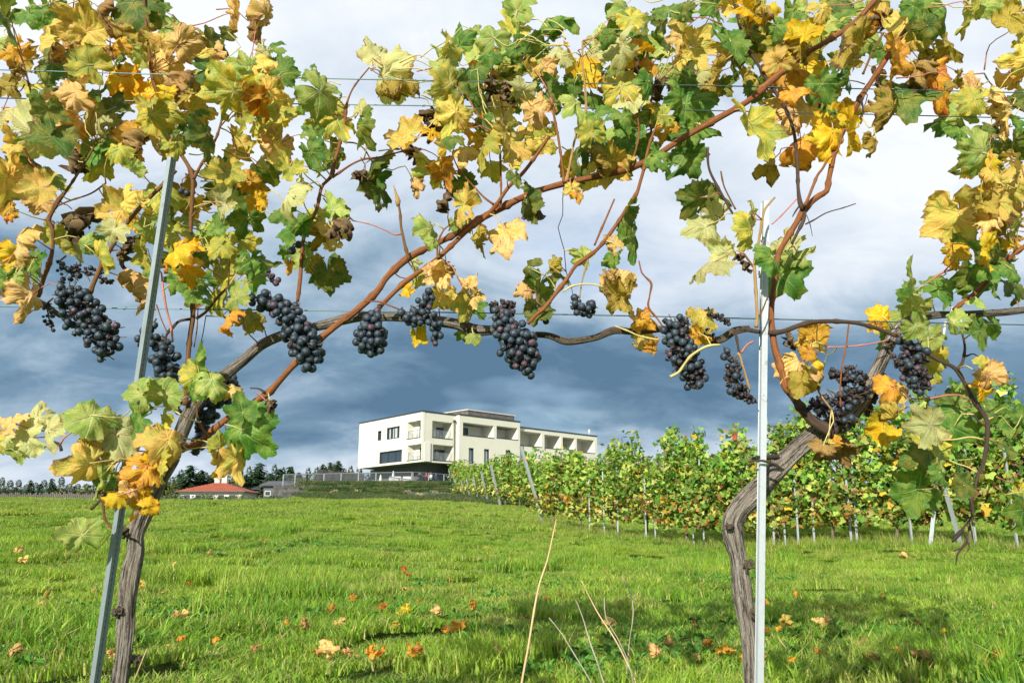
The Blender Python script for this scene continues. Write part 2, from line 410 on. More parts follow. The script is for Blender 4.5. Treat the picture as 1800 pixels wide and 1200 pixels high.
def on_ground(px, py):
    d = ray(px, py); t = 2.0
    while t < 200:
        p = Vector((d.x*t, d.y*t, CAMZ+d.z*t))
        if p.z <= gz(p.x, p.y): break
        t += 0.02 if t < 30 else 0.1
    return Vector((p.x, p.y, gz(p.x, p.y)))

def ground_material():
    t = MT('meadow_soil'); pos = t.n('ShaderNodeNewGeometry').outputs['Position']
    n1 = t.noise(pos, 0.5, 4, 0.6); n2 = t.noise(pos, 9, 4, 0.6); n3 = t.noise(pos, 60, 3, 0.6)
    c = t.mix(t.sm(n1, 0.35, 0.65), (0.055, 0.105, 0.018), (0.10, 0.15, 0.028))
    c = t.mix(t.sm(n2, 0.5, 0.75, 0, 0.6), c, (0.14, 0.13, 0.045))
    c = t.mix(t.sm(n3, 0.4, 0.7, 0, 0.6), c, (0.035, 0.055, 0.012))
    return t.bsdf(c, 0.95, 0, t.bump(n3, 0.8, 0.05), 0.1)
xs = np.concatenate([np.linspace(-600, -70, 16), np.linspace(-60, 60, 200), np.linspace(70, 600, 16)])
ys = np.concatenate([np.linspace(-30, -1, 8), np.linspace(0, 45, 120), np.linspace(46, 120, 90), np.linspace(130, 1500, 30)])
GX, GY = np.meshgrid(xs, ys)
V = np.stack([GX, GY, ground(GX, GY)], -1).reshape(-1, 3)
nx = len(xs); i = np.arange(len(ys)-1)[:, None]*nx; j = np.arange(nx-1)[None, :]
Fq = np.stack([i+j, i+j+1, i+nx+j+1, i+nx+j], -1).reshape(-1, 4)
g = obj('ground', mesh_np('ground', V, Fq, [ground_material()], True)); g['kind'] = 'structure'

# ---------------------------------------------------------------- grass
def blade_mat():
    t = MT('grass_blade'); pos = t.n('ShaderNodeNewGeometry').outputs['Position']
    oi = t.n('ShaderNodeObjectInfo').outputs['Random']
    at = t.n('ShaderNodeAttribute'); at.attribute_name = 'bc'
    n1 = t.noise(pos, 0.45, 4, 0.6); n2 = t.noise(pos, 2.4, 4, 0.65)
    c = t.mix(t.sm(n1, 0.38, 0.60), (0.100, 0.265, 0.022), (0.235, 0.375, 0.040))
    c = t.mix(t.sm(n2, 0.42, 0.60, 0, 0.9), c, (0.075, 0.22, 0.020))
    c = t.mix(t.sm(t.noise(pos, 1.1, 4, .7), 0.52, 0.66, 0, .6), c, (0.33, 0.34, 0.10))
    sp = t.n('ShaderNodeSeparateColor'); t.l(at.outputs['Color'], sp.inputs[0])
    c = t.mix(t.m('MULTIPLY', sp.outputs[0], 0.6), c, (0.44, 0.56, 0.07))     # some blades yellower
    c = t.mix(sp.outputs[1], c, (0.47, 0.38, 0.17))                             # straw
    hv = t.n('ShaderNodeHueSaturation'); t.l(c, hv.inputs['Color']); t.l(t.m('ADD', 0.62, t.m('MULTIPLY', sp.outputs[2], 0.8)), hv.inputs['Value'])
    c = hv.outputs[0]
    return t.bsdf(c, 0.5, 0, None, 0.25, trans=t.mix(1.0, c, (1.3, 1.25, 0.5), 'MULTIPLY'), transf=0.35)
BLADE = blade_mat()
def blade_patch(name, size, nb, hmin, hmax, w, seed, clump=0.5, straw=0.1, lean=0.6):
    r = np.random.default_rng(seed)
    nc = max(4, int(nb/16)); cxy = r.uniform(-size/2, size/2, (nc, 2)); ci = r.integers(0, nc, nb)
    free = r.uniform(-size/2, size/2, (nb, 2)); cl = cxy[ci] + r.normal(0, 0.018, (nb, 2))
    use = (r.random(nb) < clump)[:, None]; p = np.where(use, cl, free)
    ch = r.uniform(0.7, 1.25, nc)[ci]
    h = r.uniform(hmin, hmax, nb)*np.where(use[:, 0], ch, 0.9)
    a = r.uniform(0, 2*np.pi, nb); ln = r.uniform(0.1, lean, nb)*h
    dx, dy = np.cos(a), np.sin(a); ww = w*r.uniform(0.6, 1.3, nb)/2
    fa = a + r.normal(np.pi/2, 0.5, nb); fx, fy = np.cos(fa), np.sin(fa)
    V = np.zeros((nb, 5, 3))
    def q(k, s, t, e):
        V[:, k, 0] = p[:, 0] + dx*ln*t + fx*ww*s; V[:, k, 1] = p[:, 1] + dy*ln*t + fy*ww*s; V[:, k, 2] = h*e
    q(0, -1, 0, -0.15); q(1, 1, 0, -0.15); q(2, 0.8, 0.3, 0.55); q(3, -0.8, 0.3, 0.55); q(4, 0, 1.0, 0.95)
    b = (np.arange(nb)*5)[:, None]
    F3 = np.concatenate([b+np.array([[0, 1, 2]]), b+np.array([[0, 2, 3]]), b+np.array([[3, 2, 4]])])
    me = mesh_np(name, V.reshape(-1, 3), F3, [BLADE])
    at = me.color_attributes.new('bc', 'FLOAT_COLOR', 'POINT')
    c = np.zeros((nb, 5, 4)); c[..., 3] = 1
    c[..., 0] = (r.random(nb)**1.5)[:, None]; c[..., 1] = ((r.random(nb) < straw)*r.uniform(0.5, 1, nb))[:, None]; c[..., 2] = r.random(nb)[:, None]
    at.data.foreach_set('color', c.ravel().astype(np.float32))
    return bpy.data.objects.new(name, me)
def scatter(name, pts, rots, scl, idx, protos, kind='stuff', label=None, cat=None):
    me = bpy.data.meshes.new(name); me.from_pydata([tuple(p) for p in pts], [], [])
    for nm, ty, arr in (('rot', 'FLOAT_VECTOR', rots), ('scl', 'FLOAT_VECTOR', scl)):
        at = me.attributes.new(nm, ty, 'POINT'); at.data.foreach_set('vector', np.asarray(arr, dtype=np.float32).ravel())
    at = me.attributes.new('idx', 'INT', 'POINT'); at.data.foreach_set('value', np.asarray(idx, dtype=np.int32))
    o = obj(name, me); ng = bpy.data.node_groups.new(name, 'GeometryNodeTree')
    ng.interface.new_socket('Geometry', in_out='INPUT', socket_type='NodeSocketGeometry')
    ng.interface.new_socket('Geometry', in_out='OUTPUT', socket_type='NodeSocketGeometry')
    N, L = ng.nodes, ng.links
    gi = N.new('NodeGroupInput'); go = N.new('NodeGroupOutput')
    ip = N.new('GeometryNodeInstanceOnPoints'); ip.inputs['Pick Instance'].default_value = True
    mtp = N.new('GeometryNodeMeshToPoints'); L.new(gi.outputs[0], mtp.inputs[0]); L.new(mtp.outputs[0], ip.inputs['Points'])
    jg = N.new('GeometryNodeJoinGeometry')
    for pr in reversed(protos):
        oi = N.new('GeometryNodeObjectInfo'); oi.inputs['Object'].default_value = pr; oi.inputs['As Instance'].default_value = True
        L.new(oi.outputs['Geometry'], jg.inputs[0])
    L.new(jg.outputs[0], ip.inputs['Instance'])
    for nm, ty, sk in (('rot', 'FLOAT_VECTOR', 'Rotation'), ('scl', 'FLOAT_VECTOR', 'Scale'), ('idx', 'INT', 'Instance Index')):
        a = N.new('GeometryNodeInputNamedAttribute'); a.data_type = ty; a.inputs['Name'].default_value = nm
        if sk == 'Rotation':
            e = N.new('FunctionNodeEulerToRotation'); L.new(a.outputs[0], e.inputs[0]); L.new(e.outputs[0], ip.inputs[sk])
        else: L.new(a.outputs[0], ip.inputs[sk])
    L.new(ip.outputs[0], go.inputs[0])
    md = o.modifiers.new('scatter', 'NODES'); md.node_group = ng
    tag(o, label, cat, None, kind)
    return o
PZ = 0.6
def weed_patch(name, seed):
    r = random.Random(seed); m = MB()
    for k in range(9):
        cx_, cy_ = r.uniform(-.28, .28), r.uniform(-.28, .28)
        for q in range(r.randint(5, 9)):
            a = r.uniform(0, 6.28); L_ = r.uniform(.03, .06); w = L_*r.uniform(.28, .42); h = r.uniform(.02, .06); c, s_ = math.cos(a), math.sin(a)
            pt = lambda t, sd, z: (cx_+c*L_*t-s_*w*sd, cy_+s_*L_*t+c*w*sd, z)
            m.poly([pt(0, 0, .005), pt(.4, -.5, h*.8), pt(.45, 0, h*.65), ]); m.poly([pt(0, 0, .005), pt(.45, 0, h*.65), pt(.4, .5, h*.8)])
            m.poly([pt(.4, -.5, h*.8), pt(.8, -.35, h), pt(1, 0, h*.7), pt(.45, 0, h*.65)]); m.poly([pt(.45, 0, h*.65), pt(1, 0, h*.7), pt(.8, .35, h), pt(.4, .5, h*.8)])
    return bpy.data.objects.new(name, mesh_np(name, m.V, m.F, [WEED]))
WEED = MT('weed_leaf').bsdf((0.085, 0.22, 0.03), 0.5, 0, None, 0.3)
protos = [blade_patch('grass_tuft', PZ, 2900, 0.022, 0.064, 0.0062, 10+k, 0.5, (0.10, 0.22, 0.15)[k], 1.4) for k in range(3)]
protos.append(blade_patch('grass_tuft', PZ, 2000, 0.04, 0.11, 0.0075, 21, 0.8, 0.06, 1.1))
protos.append(blade_patch('grass_tuft', PZ, 1500, 0.025, 0.095, 0.012, 22, 0.85, 0.20, 1.3))   # broader, for farther off
pts = []; rots = []; scl = []; idx = []
stp = 0.46
for yy in np.arange(0.6, 37, stp):
    half = yy*0.66 + 1.6
    for xx in np.arange(-half, half, stp):
        x = xx + random.uniform(-.12, .12); y = yy + random.uniform(-.12, .12)
        if x < -7.5-0.26*(y-33)-3 and y > 35: continue
        k = random.choice((0, 1, 2))
        nn = noise.noise(Vector((x*0.8, y*0.8, 3.3)))
        if nn > 0.30: k = 3
        if y > 17: k = 4
        pts.append((x, y, gz(x, y))); rots.append((random.gauss(0, .06), random.gauss(0, .06), random.uniform(0, 6.28)))
        n5 = noise.noise(Vector((x*1.9, y*1.9, 8.1))); s = random.uniform(0.65, 1.35)*(0.92+0.8*max(-.35, n5)); scl.append((1.05, 1.05, s*(1.0 + 0.35*nn)))
        idx.append(k)
scatter('grass', pts, rots, scl, idx, protos, label='short green meadow grass with straw blades', cat='grass')
wp = []; wr_ = []; ws_ = []; wi = []
for k in range(240):
    y = 2.6+15*random.random()**1.5; x = random.uniform(-1, 1)*(y*.66+.5)
    if noise.noise(Vector((x*.6, y*.6, 7))) < -0.05: continue
    wp.append((x, y, gz(x, y)+.01)); wr_.append((0, 0, random.uniform(0, 6.28))); q = random.uniform(.8, 1.3); ws_.append((q, q, q)); wi.append(k % 3)
scatter('weeds', wp, wr_, ws_, wi, [weed_patch('weed', 60+k) for k in range(3)], label='low broad leaved weeds and clover in the grass', cat='weeds')
# longer, coarser grass under the vine rows, along the bank and over the ground farther off
pts = []; rots = []; scl = []; idx = []
for yy in np.arange(37, 86, 1.1):
    for xx in np.arange(-26, 14, 1.1):
        x = xx+random.uniform(-.4, .4); y = yy+random.uniform(-.4, .4)
        if x < -yy*0.28-2 or x > 6: continue
        pts.append((x, y, gz(x, y))); rots.append((0, 0, random.uniform(0, 6.28))); s = random.uniform(.8, 1.3)
        scl.append((2.4, 2.4, 1.7*s)); idx.append(0)
def dull(name, c1, c2):
    t = MT(name); pos = t.n('ShaderNodeNewGeometry').outputs['Position']
    c = t.mix(t.sm(t.noise(pos, 0.6, 6, 0.75), 0.40, 0.60), c1, c2)
    return t.bsdf(c, 0.8, 0, None, 0.2, trans=c, transf=0.25)
bank = blade_patch('bank_tuft', PZ, 420, 0.05, 0.13, 0.02, 31, 0.6, 0.1); bank.data.materials[0] = dull('bank_grass', (0.035, 0.085, 0.020), (0.14, 0.155, 0.06))
scatter('bank_grass', pts, rots, scl, idx, [bank], label='dark green rough grass on the bank below the white building', cat='grass')

# ---------------------------------------------------------------- the white building
WHITE = flat('cream_render', (0.70, 0.68, 0.55), 0.9, var=0.05, scale=0.5)
WHITE2 = flat('loggia_render', (0.64, 0.63, 0.55), 0.9, var=0.03)
DARKT = flat('dark_metal_trim', (0.035, 0.045, 0.05), 0.5)
GREY = flat('grey_plinth_render', (0.17, 0.18, 0.18), 0.9, var=0.08)
def glass_mat(name, c, rough=0.08):
    t = MT(name); return t.bsdf(c, rough, 0, None, 0.8)
GLASS = glass_mat('window_glass', (0.035, 0.05, 0.065)); GLASSB = glass_mat('blue_window_glass', (0.05, 0.11, 0.20)); CURT = flat('curtain', (0.42, 0.45, 0.45), 0.8)
WOODD = flat('weathered_larch', (0.13, 0.115, 0.10), 0.9, var=0.3, scale=1.5)
RAILM = flat('rail_metal', (0.20, 0.22, 0.23), 0.5, 0.4)
def glassy(name, c, alpha):
    t = MT(name); b = t.n('ShaderNodeBsdfPrincipled'); b.inputs['Base Color'].default_value = (*c, 1); b.inputs['Roughness'].default_value = 0.15; b.inputs['Alpha'].default_value = alpha
    t.l(b.outputs[0], t.out.inputs[0]); return t.mat
BALG = glassy('balustrade_glass', (0.40, 0.46, 0.48), 0.16)

YC = 95.0
C0 = P(743, 723, YC); CB = P(743, 811, YC)
ztop, zbot = C0.z, CB.z
Lf = P(632, 748, 107.0); Rt = P(1049, 760, 118.0)
O2 = Vector((C0.x, C0.y, 0)); dl = (Vector((Lf.x, Lf.y, 0))-O2); LL = dl.length; dl.normalize()
drr = (Vector((Rt.x, Rt.y, 0))-O2); LR = drr.length; drr.normalize()
def outward(d):
    n = Vector((d.y, -d.x, 0)); 
    return n if n.y < 0 else -n
nl, nr = outward(dl), outward(drr)
def hit(px, py, O, d, off=0.0):
    """pixel -> (s, z) on the vertical wall through O along d"""
    n = outward(d); r = ray(px, py); q = Vector((0, 0, CAMZ)); OO = O + n*off
    t = (OO-q).dot(n)/r.dot(n); p = q + r*t
    return (Vector((p.x, p.y, 0))-OO).dot(d), p.z
bld = thing('white_building', 'three storey flat roofed white building with recessed balconies on the hill', 'building', (C0.x, C0.y, 4.9))
def wall(d, O, s0, s1, z0, z1, holes, thick, mat, name='wall', par=None):
    """a wall with real openings; front face on the line through O, thickness inward"""
    n = outward(d); mb = MB()
    ss = sorted(set([s0, s1]+[a for h in holes for a in h[:2]])); zs = sorted(set([z0, z1]+[a for h in holes for a in h[2:4]]))
    for a, b in zip(ss, ss[1:]):
        if a < s0-1e-6 or b > s1+1e-6: continue
        runs = []
        for u, v in zip(zs, zs[1:]):
            m_ = ((a+b)/2, (u+v)/2)
            if any(h[0] <= m_[0] <= h[1] and h[2] <= m_[1] <= h[3] for h in holes): continue
            if runs and abs(runs[-1][1]-u) < 1e-6: runs[-1][1] = v
            else: runs.append([u, v])
        for u, v in runs: slab(mb, O, d, a, b, -thick, 0, u, v)
    return mb.build(name, mat, par or bld)
def slab(mb, O, d, s0, s1, n0, n1, z0, z1, mi=0):
    n = outward(d); q = lambda s, k, z: O + d*s + n*k + Vector((0, 0, z))
    mb.hexa([q(s0, n0, z0), q(s1, n0, z0), q(s1, n1, z0), q(s0, n1, z0), q(s0, n0, z1), q(s1, n0, z1), q(s1, n1, z1), q(s0, n1, z1)], mi)
def rect(O, d, x0, x1, y0, y1):
    """pixel box -> (s0,s1,z0,z1), averaging the perspective"""
    a = hit(x0, y0, O, d); b = hit(x1, y1, O, d); s0, s1 = sorted((a[0], b[0]))
    xm = (x0+x1)/2; zt = hit(xm, y0, O, d)[1]; zb = hit(xm, y1, O, d)[1]
    return [s0, s1, zb, zt]
def window(O, d, h, nmull=1, curtain=False, name='window', recess=0.22, glass=None, wall_off=0):
    s0, s1, z0, z1 = h
    f = MB(); t = 0.09
    for a, b, u, v in ((s0, s1, z0, z0+t), (s0, s1, z1-t, z1), (s0, s0+t, z0+t, z1-t), (s1-t, s1, z0+t, z1-t)):
        slab(f, O, d, a, b, -recess-0.1+wall_off, -0.06+wall_off, u, v)
    for k in range(1, nmull):
        sm_ = s0+(s1-s0)*k/nmull; slab(f, O, d, sm_-0.04, sm_+0.04, -recess-0.08+wall_off, -recess+0.04+wall_off, z0+t, z1-t)
    w = f.build(name, DARKT, bld)
    g_ = MB(); slab(g_, O, d, s0+t, s1-t, -recess-0.06+wall_off, -recess-0.03+wall_off, z0+t, z1-t); g_.build('pane', glass or GLASS, w)
    if curtain:
        c_ = MB()
        for k in range(nmull):
            if random.random() < 0.75:
                a = s0+t+(s1-s0-2*t)*k/nmull; b = a+(s1-s0-2*t)/nmull
                slab(c_, O, d, a+0.1, a+(b-a)*random.uniform(0.4, 0.9), -recess-0.028+wall_off, -recess-0.018+wall_off, z0+t+.05, z1-t-.05)
        c_.build('curtain', CURT, w)
def loggia(O, d, h, depth, door=None, rail=True, glassdoor=True):
    """a recessed balcony: floor, ceiling, cheeks, back wall, glazed door, balustrade"""
    s0, s1, z0, z1 = h; mb = MB(); th = 0.35
    slab(mb, O, d, s0+0.003, s1-0.003, -depth-0.2, -depth, z0, z1)        # back
    slab(mb, O, d, s0-0.15, s0+0.002, -depth-0.2, -th-0.002, z0, z1); slab(mb, O, d, s1-0.002, s1+0.15, -depth-0.2, -th-0.002, z0, z1)
    slab(mb, O, d, s0-0.15, s1+0.15, -depth-0.2, -th-0.002, z0-0.2, z0+0.004); slab(mb, O, d, s0-0.15, s1+0.15, -depth-0.2, -th-0.002, z1-0.004, z1+0.2)
    lg = mb.build('balcony', WHITE2, bld)
    sl = MB(); slab(sl, O, d, s0-0.04, s1+0.04, -0.1, 0.06, z0-0.03, z0+0.04); sl.build('sill', DARKT, lg)
    if door:
        a, b, u, v = door
        window(O, d, [s0+(s1-s0)*a, s0+(s1-s0)*b, z0+0.03+(z1-z0)*u, z0+(z1-z0)*v], 2, name='balcony_door', recess=0.1, wall_off=-depth+0.14)
    if rail:
        r_ = MB(); zt = z0+0.95
        slab(r_, O, d, s0, s1, -0.22, -0.18, zt, zt+0.04)
        for k in range(4): q = s0+0.02+(s1-s0-0.06)*k/3; slab(r_, O, d, q, q+0.03, -0.215, -0.185, z0, zt)
        r_.build('railing', RAILM, lg)
        g_ = MB(); slab(g_, O, d, s0+0.06, s1-0.06, -0.205, -0.195, z0+0.08, zt-0.02); g_.build('glass_panel', BALG, lg)
# left face
hw = [rect(O2, dl, 664, 670, 757, 774), rect(O2, dl, 680, 702, 750, 771), rect(O2, dl, 667, 706, 792, 813)]
hb = [rect(O2, dl, 716, 739, 740, 770), rect(O2, dl, 716, 740, 781, 811)]
for h in (hb[1],): h[2] = zbot+0.28
wall(dl, O2, 0, LL, zbot, ztop, hw+hb, 0.35, WHITE)
window(O2, dl, hw[0], 1); window(O2, dl, hw[1], 4, True); window(O2, dl, hw[2], 3, False)
for h in hb: loggia(O2, dl, h, 1.0, (0.03, 0.55, 0.0, 0.82))
# right face in three sections
sA = hit(798, 730, O2, drr)[0]; sB = hit(808, 728, O2, drr)[0]; sC = hit(913, 742, O2, drr)[0]
hA = [rect(O2, drr, 760, 795, 741, 770), rect(O2, drr, 761, 797, 782, 811)]
hA[1][2] = zbot+0.28
wall(drr, O2, 0.352, sB, zbot, ztop, hA, 0.35, WHITE)
loggia(O2, drr, hA[0], 1.7, (0.62, 0.97, 0.0, 0.75)); loggia(O2, drr, hA[1], 1.7, (0.50, 0.97, 0.0, 0.78))
OB = O2 + nr*0.6
zB = zbot-1.0
hB = [rect(OB, drr, 814, 868, 745, 767), rect(OB, drr, 873, 910, 750, 771), rect(OB, drr, 824, 833, 787, 815), rect(OB, drr, 851, 860, 789, 817), rect(OB, drr, 889, 898, 791, 818)]
sB1 = hit(807, 760, OB, drr)[0]; sC1 = hit(914, 760, OB, drr)[0]
wall(drr, OB, sB1, sC1, zB, ztop+0.05, hB, 0.35, WHITE)
loggia(OB, drr, hB[0], 2.4, (0.02, 0.55, 0.25, 0.8), False); loggia(OB, drr, hB[1], 2.4, (0.02, 0.42, 0.2, 0.75), False)
for h in hB[2:]: window(OB, drr, h, 1, True, glass=GLASSB)
mb = MB(); slab(mb, OB, drr, sB1, sB1+0.35, -0.95, -0.352, zB, ztop+0.05); mb.build('return_wall', WHITE, bld)
hC = [rect(O2, drr, 915, 952, 759, 784), rect(O2, drr, 957, 985, 765, 788), rect(O2, drr, 989, 1011, 769, 790), rect(O2, drr, 1014, 1045, 772, 795), rect(O2, drr, 971, 983, 800, 817), rect(O2, drr, 917, 927, 793, 817)]
wall(drr, O2, sC1, LR, zB, ztop-0.55, hC, 0.35, WHITE)
for h, dd in zip(hC[:3], ((0.0, 0.3, 0, .7), (0.0, 0.25, 0, .8), (0.1, 0.6, 0, .8))): loggia(O2, drr, h, 2.4, dd, False)
loggia(O2, drr, hC[3], 2.4, None, False)
for h in hC[4:]: window(O2, drr, h, 1)
# roof, parapet trims, far walls, soffit, plinth storey
def prism(mb, pts, z0, z1, mi=0):
    n_ = len(pts); b = len(mb.V); mb.V += [(p.x, p.y, z0) for p in pts]+[(p.x, p.y, z1) for p in pts]
    for k in range(n_): mb.F.append((b+k, b+(k+1) % n_, b+n_+(k+1) % n_, b+n_+k)); mb.I.append(mi)
    mb.F.append(tuple(range(b+n_-1, b-1, -1))); mb.I.append(mi); mb.F.append(tuple(range(b+n_, b+2*n_))); mb.I.append(mi)
bk = 9.0
pL = O2 + dl*LL; pR = O2 + drr*LR; pBk = pL + drr*LR*0.99; pRb = pR + dl*LL*0.99
mb = MB()
ins = 0.40
q0 = O2 + dl*ins + drr*ins; q1 = O2 + dl*(LL-0.02) + drr*ins; q2 = q1 + drr*(LR-ins-1); q3 = O2 + drr*(LR-1) + dl*ins
prism(mb, [q0, q1, q2, q3], ztop-0.85, ztop-0.65); mb.build('roof', GREY, bld)
mb = MB(); 
for (A, B, zz) in ((O2, pL, ztop),):
    slab(mb, O2, dl, -0.06, LL+0.06, -0.45, 0.08, ztop, ztop+0.14)
slab(mb, O2, drr, 0.46, sB-0.0, -0.45, 0.08, ztop, ztop+0.14)
slab(mb, OB, drr, sB1-0.06, sC1+0.06, -0.45, 0.08, ztop+0.05, ztop+0.19)
slab(mb, O2, drr, sC1+0.08, LR+0.06, -0.45, 0.08, ztop-0.55, ztop-0.41)
mb.build('parapet_trim', DARKT, bld)
mb = MB(); slab(mb, pL, drr, 0.352, LR*0.8, -0.3, 0, zbot, ztop-0.01); slab(mb, pR, dl, 0.352, 3.2, -0.3, 0.0, zB, hC[3][2]-0.1); slab(mb, pR, dl, 3.2, LL*0.7, -0.3, 0.0, zB, ztop-0.56)
mb.build('side_wall', WHITE, bld)
mb = MB(); prism(mb, [O2+dl*0.1+drr*0.1, O2+dl*(LL-.05)+drr*.1, O2+dl*(LL-.05)+drr*(sB), O2+drr*sB+dl*.1], zbot-0.02, zbot+0.2); mb.build('soffit', GREY, bld)
TER = 4.95
mb = MB(); e = 2.6
slab(mb, O2 - nl*e, dl, 4.2, LL+1.2, -0.4, 0, TER-0.3, zbot-0.03); slab(mb, O2 - nr*3.0, drr, 2.2, LR*0.96, -0.4, 0, TER-0.3, zbot-0.03)
mb.build('plinth_wall', GREY, bld)
mb = MB(); slab(mb, OB, drr, sB1+0.2, sC1-0.2, -0.9, -0.5, TER-0.3, zB-0.02); 
slab(mb, O2, drr, sC1, LR-0.2, -0.9, -0.5, TER-0.3, zB-0.02); mb.build('lower_storey_wall', GREY, bld)
Og = O2 - nr*3.0
h = rect(Og, drr, 761, 795, 831, 850); h[2] = TER+0.1; 
window(Og, drr, h, 4, glass=GLASSB, recess=-0.12)
mb = MB(); 
s_ = hit(798, 740, O2, drr)[0]; a_ = O2 + drr*s_ + nr*0.12
mb.bar(a_+Vector((0, 0, zbot+0.1)), a_+Vector((0, 0, ztop-0.9)), 0.06); mb.bar(a_+Vector((0, 0, ztop-0.9)), a_+Vector((0, 0, ztop-0.62)), 0.16, 8, 0, 0.2)
mb.build('downpipe', DARKT, bld)
# plant room on the roof
Rf = O2 - nr*7.0
sa = hit(822, 733, Rf, drr)[0]; sb = hit(904, 742, Rf, drr)[0]; zt = hit(846, 722, Rf, drr)[1]
mb = MB(); slab(mb, Rf, drr, sa, sb, -5.0, 0, ztop-0.7, zt-0.15); pr = mb.build('roof_cabin', WOODD, bld)
mb = MB()
for k in range(34): q = sa+(sb-sa)*(k+0.1)/34; slab(mb, Rf, drr, q, q+(sb-sa)/34*0.75, 0.001, 0.04, ztop-0.7, zt-0.2)
tag(mb.build('board', WOODD, pr), kind='stuff')
mb = MB(); slab(mb, Rf, drr, sa-0.15, sb+0.15, -5.1, 0.15, zt-0.145, zt); mb.build('cap', flat('sheet_cap', (0.55, 0.52, 0.45), 0.6), pr)
mb = MB(); a_ = O2+drr*(LR-0.8)-nr*0.8; mb.bar(a_+Vector((0, 0, ztop-0.6)), a_+Vector((0, 0, ztop+0.3)), 0.04); mb.box(a_.x-.12, a_.x+.12, a_.y-.12, a_.y+.12, ztop+0.1, ztop+0.5); mb.build('aerial', WHITE, bld)

# terrace fence
YF = 86.0
A = P(540, 838, YF+3); B = P(724, 830, YF-0.5); Cc = P(806, 836, YF+5)
fz = lambda p, h=0.0: TER+h
tf = thing('terrace_railing', 'grey metal railing with mesh infill round the terrace below the white building', 'railing', (B.x, B.y, TER))
def rail_run(a, b, n_, par):
    a = Vector((a.x, a.y, 0)); b = Vector((b.x, b.y, 0))
    zt0 = TER+1.12
    m1 = MB(); m1.bar(a+Vector((0, 0, zt0)), b+Vector((0, 0, zt0)), 0.05); m1.build('top_rail', RAILM, par)
    m1 = MB(); m1.bar(a+Vector((0, 0, TER+.08)), b+Vector((0, 0, TER+.08)), 0.04); m1.build('bottom_rail', RAILM, par)
    for k in range(n_+1):
        q = a.lerp(b, k/n_); m2 = MB(); m2.box(q.x-.05, q.x+.05, q.y-.05, q.y+.05, TER-0.4, zt0); m2.build('post', RAILM, par)
    d = (b-a); m3 = MB(); m3.poly([a+Vector((0, 0, TER+.12)), b+Vector((0, 0, TER+.12)), b+Vector((0, 0, zt0-.06)), a+Vector((0, 0, zt0-.06))]); m3.build('mesh_panel', MESHP, par)
MESHP = glassy('wire_mesh_panel', (0.07, 0.08, 0.085), 0.40)
rail_run(A, B, 6, tf); A2_ = P(498, 841, YF+4); rail_run(A2_, A, 2, tf); rail_run(B + Vector((.1, .1, 0)), Cc, 3, tf)
# board screen at the left of the terrace
bs_ = thing('board_screen', 'weathered grey upright board screen at the left end of the terrace', 'wooden screen', (P(555, 850, 92).x, 92, 3.0))
a = P(556, 850, 93); b = P(640, 850, 97); zt0 = P(556, 824, 93).z; zt1 = P(637, 832, 97).z
mb = MB(); n_ = 44
for k in range(n_):
    t0, t1 = k/n_, (k+0.86)/n_; p0 = a.lerp(b, t0); p1 = a.lerp(b, t1); z_ = zt0+(zt1-zt0)*t0+random.uniform(-.06, .02); yy0 = random.uniform(-.03, .03)
    mb.hexa([(p0.x, p0.y+yy0, 2.4), (p1.x, p1.y+yy0, 2.4), (p1.x, p1.y+.05+yy0, 2.4), (p0.x, p0.y+.05+yy0, 2.4), (p0.x, p0.y+yy0, z_), (p1.x, p1.y+yy0, z_), (p1.x, p1.y+.05+yy0, z_), (p0.x, p0.y+.05+yy0, z_)])
LARCH = flat('silvered_larch', (0.095, 0.092, 0.085), 0.9, var=0.6, scale=1.6)
tag(mb.build('board', LARCH, bs_), kind='stuff')
mb = MB(); mb.bar((a.x, a.y+.1, zt0-.4), (b.x, b.y+.1, zt1-.4), 0.05); mb.bar((a.x, a.y+.1, 3.4), (b.x, b.y+.1, 3.4), 0.05); mb.build('batten', LARCH, bs_)
# lower palisade under the bank, far left of it
a = P(480, 864, 80); b = P(600, 876, 80)
bs2 = thing('palisade', 'dark weathered palisade at the foot of the bank below the terrace', 'wooden fence', (a.x, 80, 2.2))
mb = MB(); n_ = 60
for k in range(n_):
    x0 = a.x+(b.x-a.x)*k/n_; x1 = x0+(b.x-a.x)/n_*0.8; z_ = P(0, 853, 80).z + (random.uniform(-.12, .05)); mb.box(x0, x1, 80, 80.06, 1.2, z_)
tag(mb.build('board', LARCH, bs2), kind='stuff')
mb = MB(); mb.box(a.x, b.x, 80.06, 80.12, P(0, 858, 80).z-.1, P(0, 858, 80).z); mb.build('batten', LARCH, bs2)
# low boulder edging beside the vineyard path
STONE = flat('grey_stone', (0.085, 0.09, 0.088), 0.9, var=0.25)
def rock(rad, seed, mat, name):
    bm = bmesh.new(); bmesh.ops.create_icosphere(bm, subdivisions=1, radius=1)
    for v in bm.verts:
        k = 1+0.35*noise.noise(v.co*1.3+Vector((seed, 0, 0))); v.co = Vector((v.co.x*rad[0]*k, v.co.y*rad[1]*k, v.co.z*rad[2]*k))
    me = bpy.data.meshes.new(name); bm.to_mesh(me); bm.free(); me.materials.append(mat); return me
ew = thing('stone_edging', 'low line of grey stones beside the path at the foot of the bank', 'stone edging', (P(728, 870, 70).x, 70, 2.9))
rmes = [rock((0.55, 0.35, 0.3), k, STONE, 'stone') for k in range(3)]
for k in range(12):
    px = 726+k*5.6; py = 872-k*0.9; p = P(px, py, 70+0.4*k); p.z = gz(p.x, p.y)+0.05
    obj('stone', rmes[k % 3], ew, Matrix.Translation(p) @ Matrix.Rotation(k*1.7, 4, 'Z'))

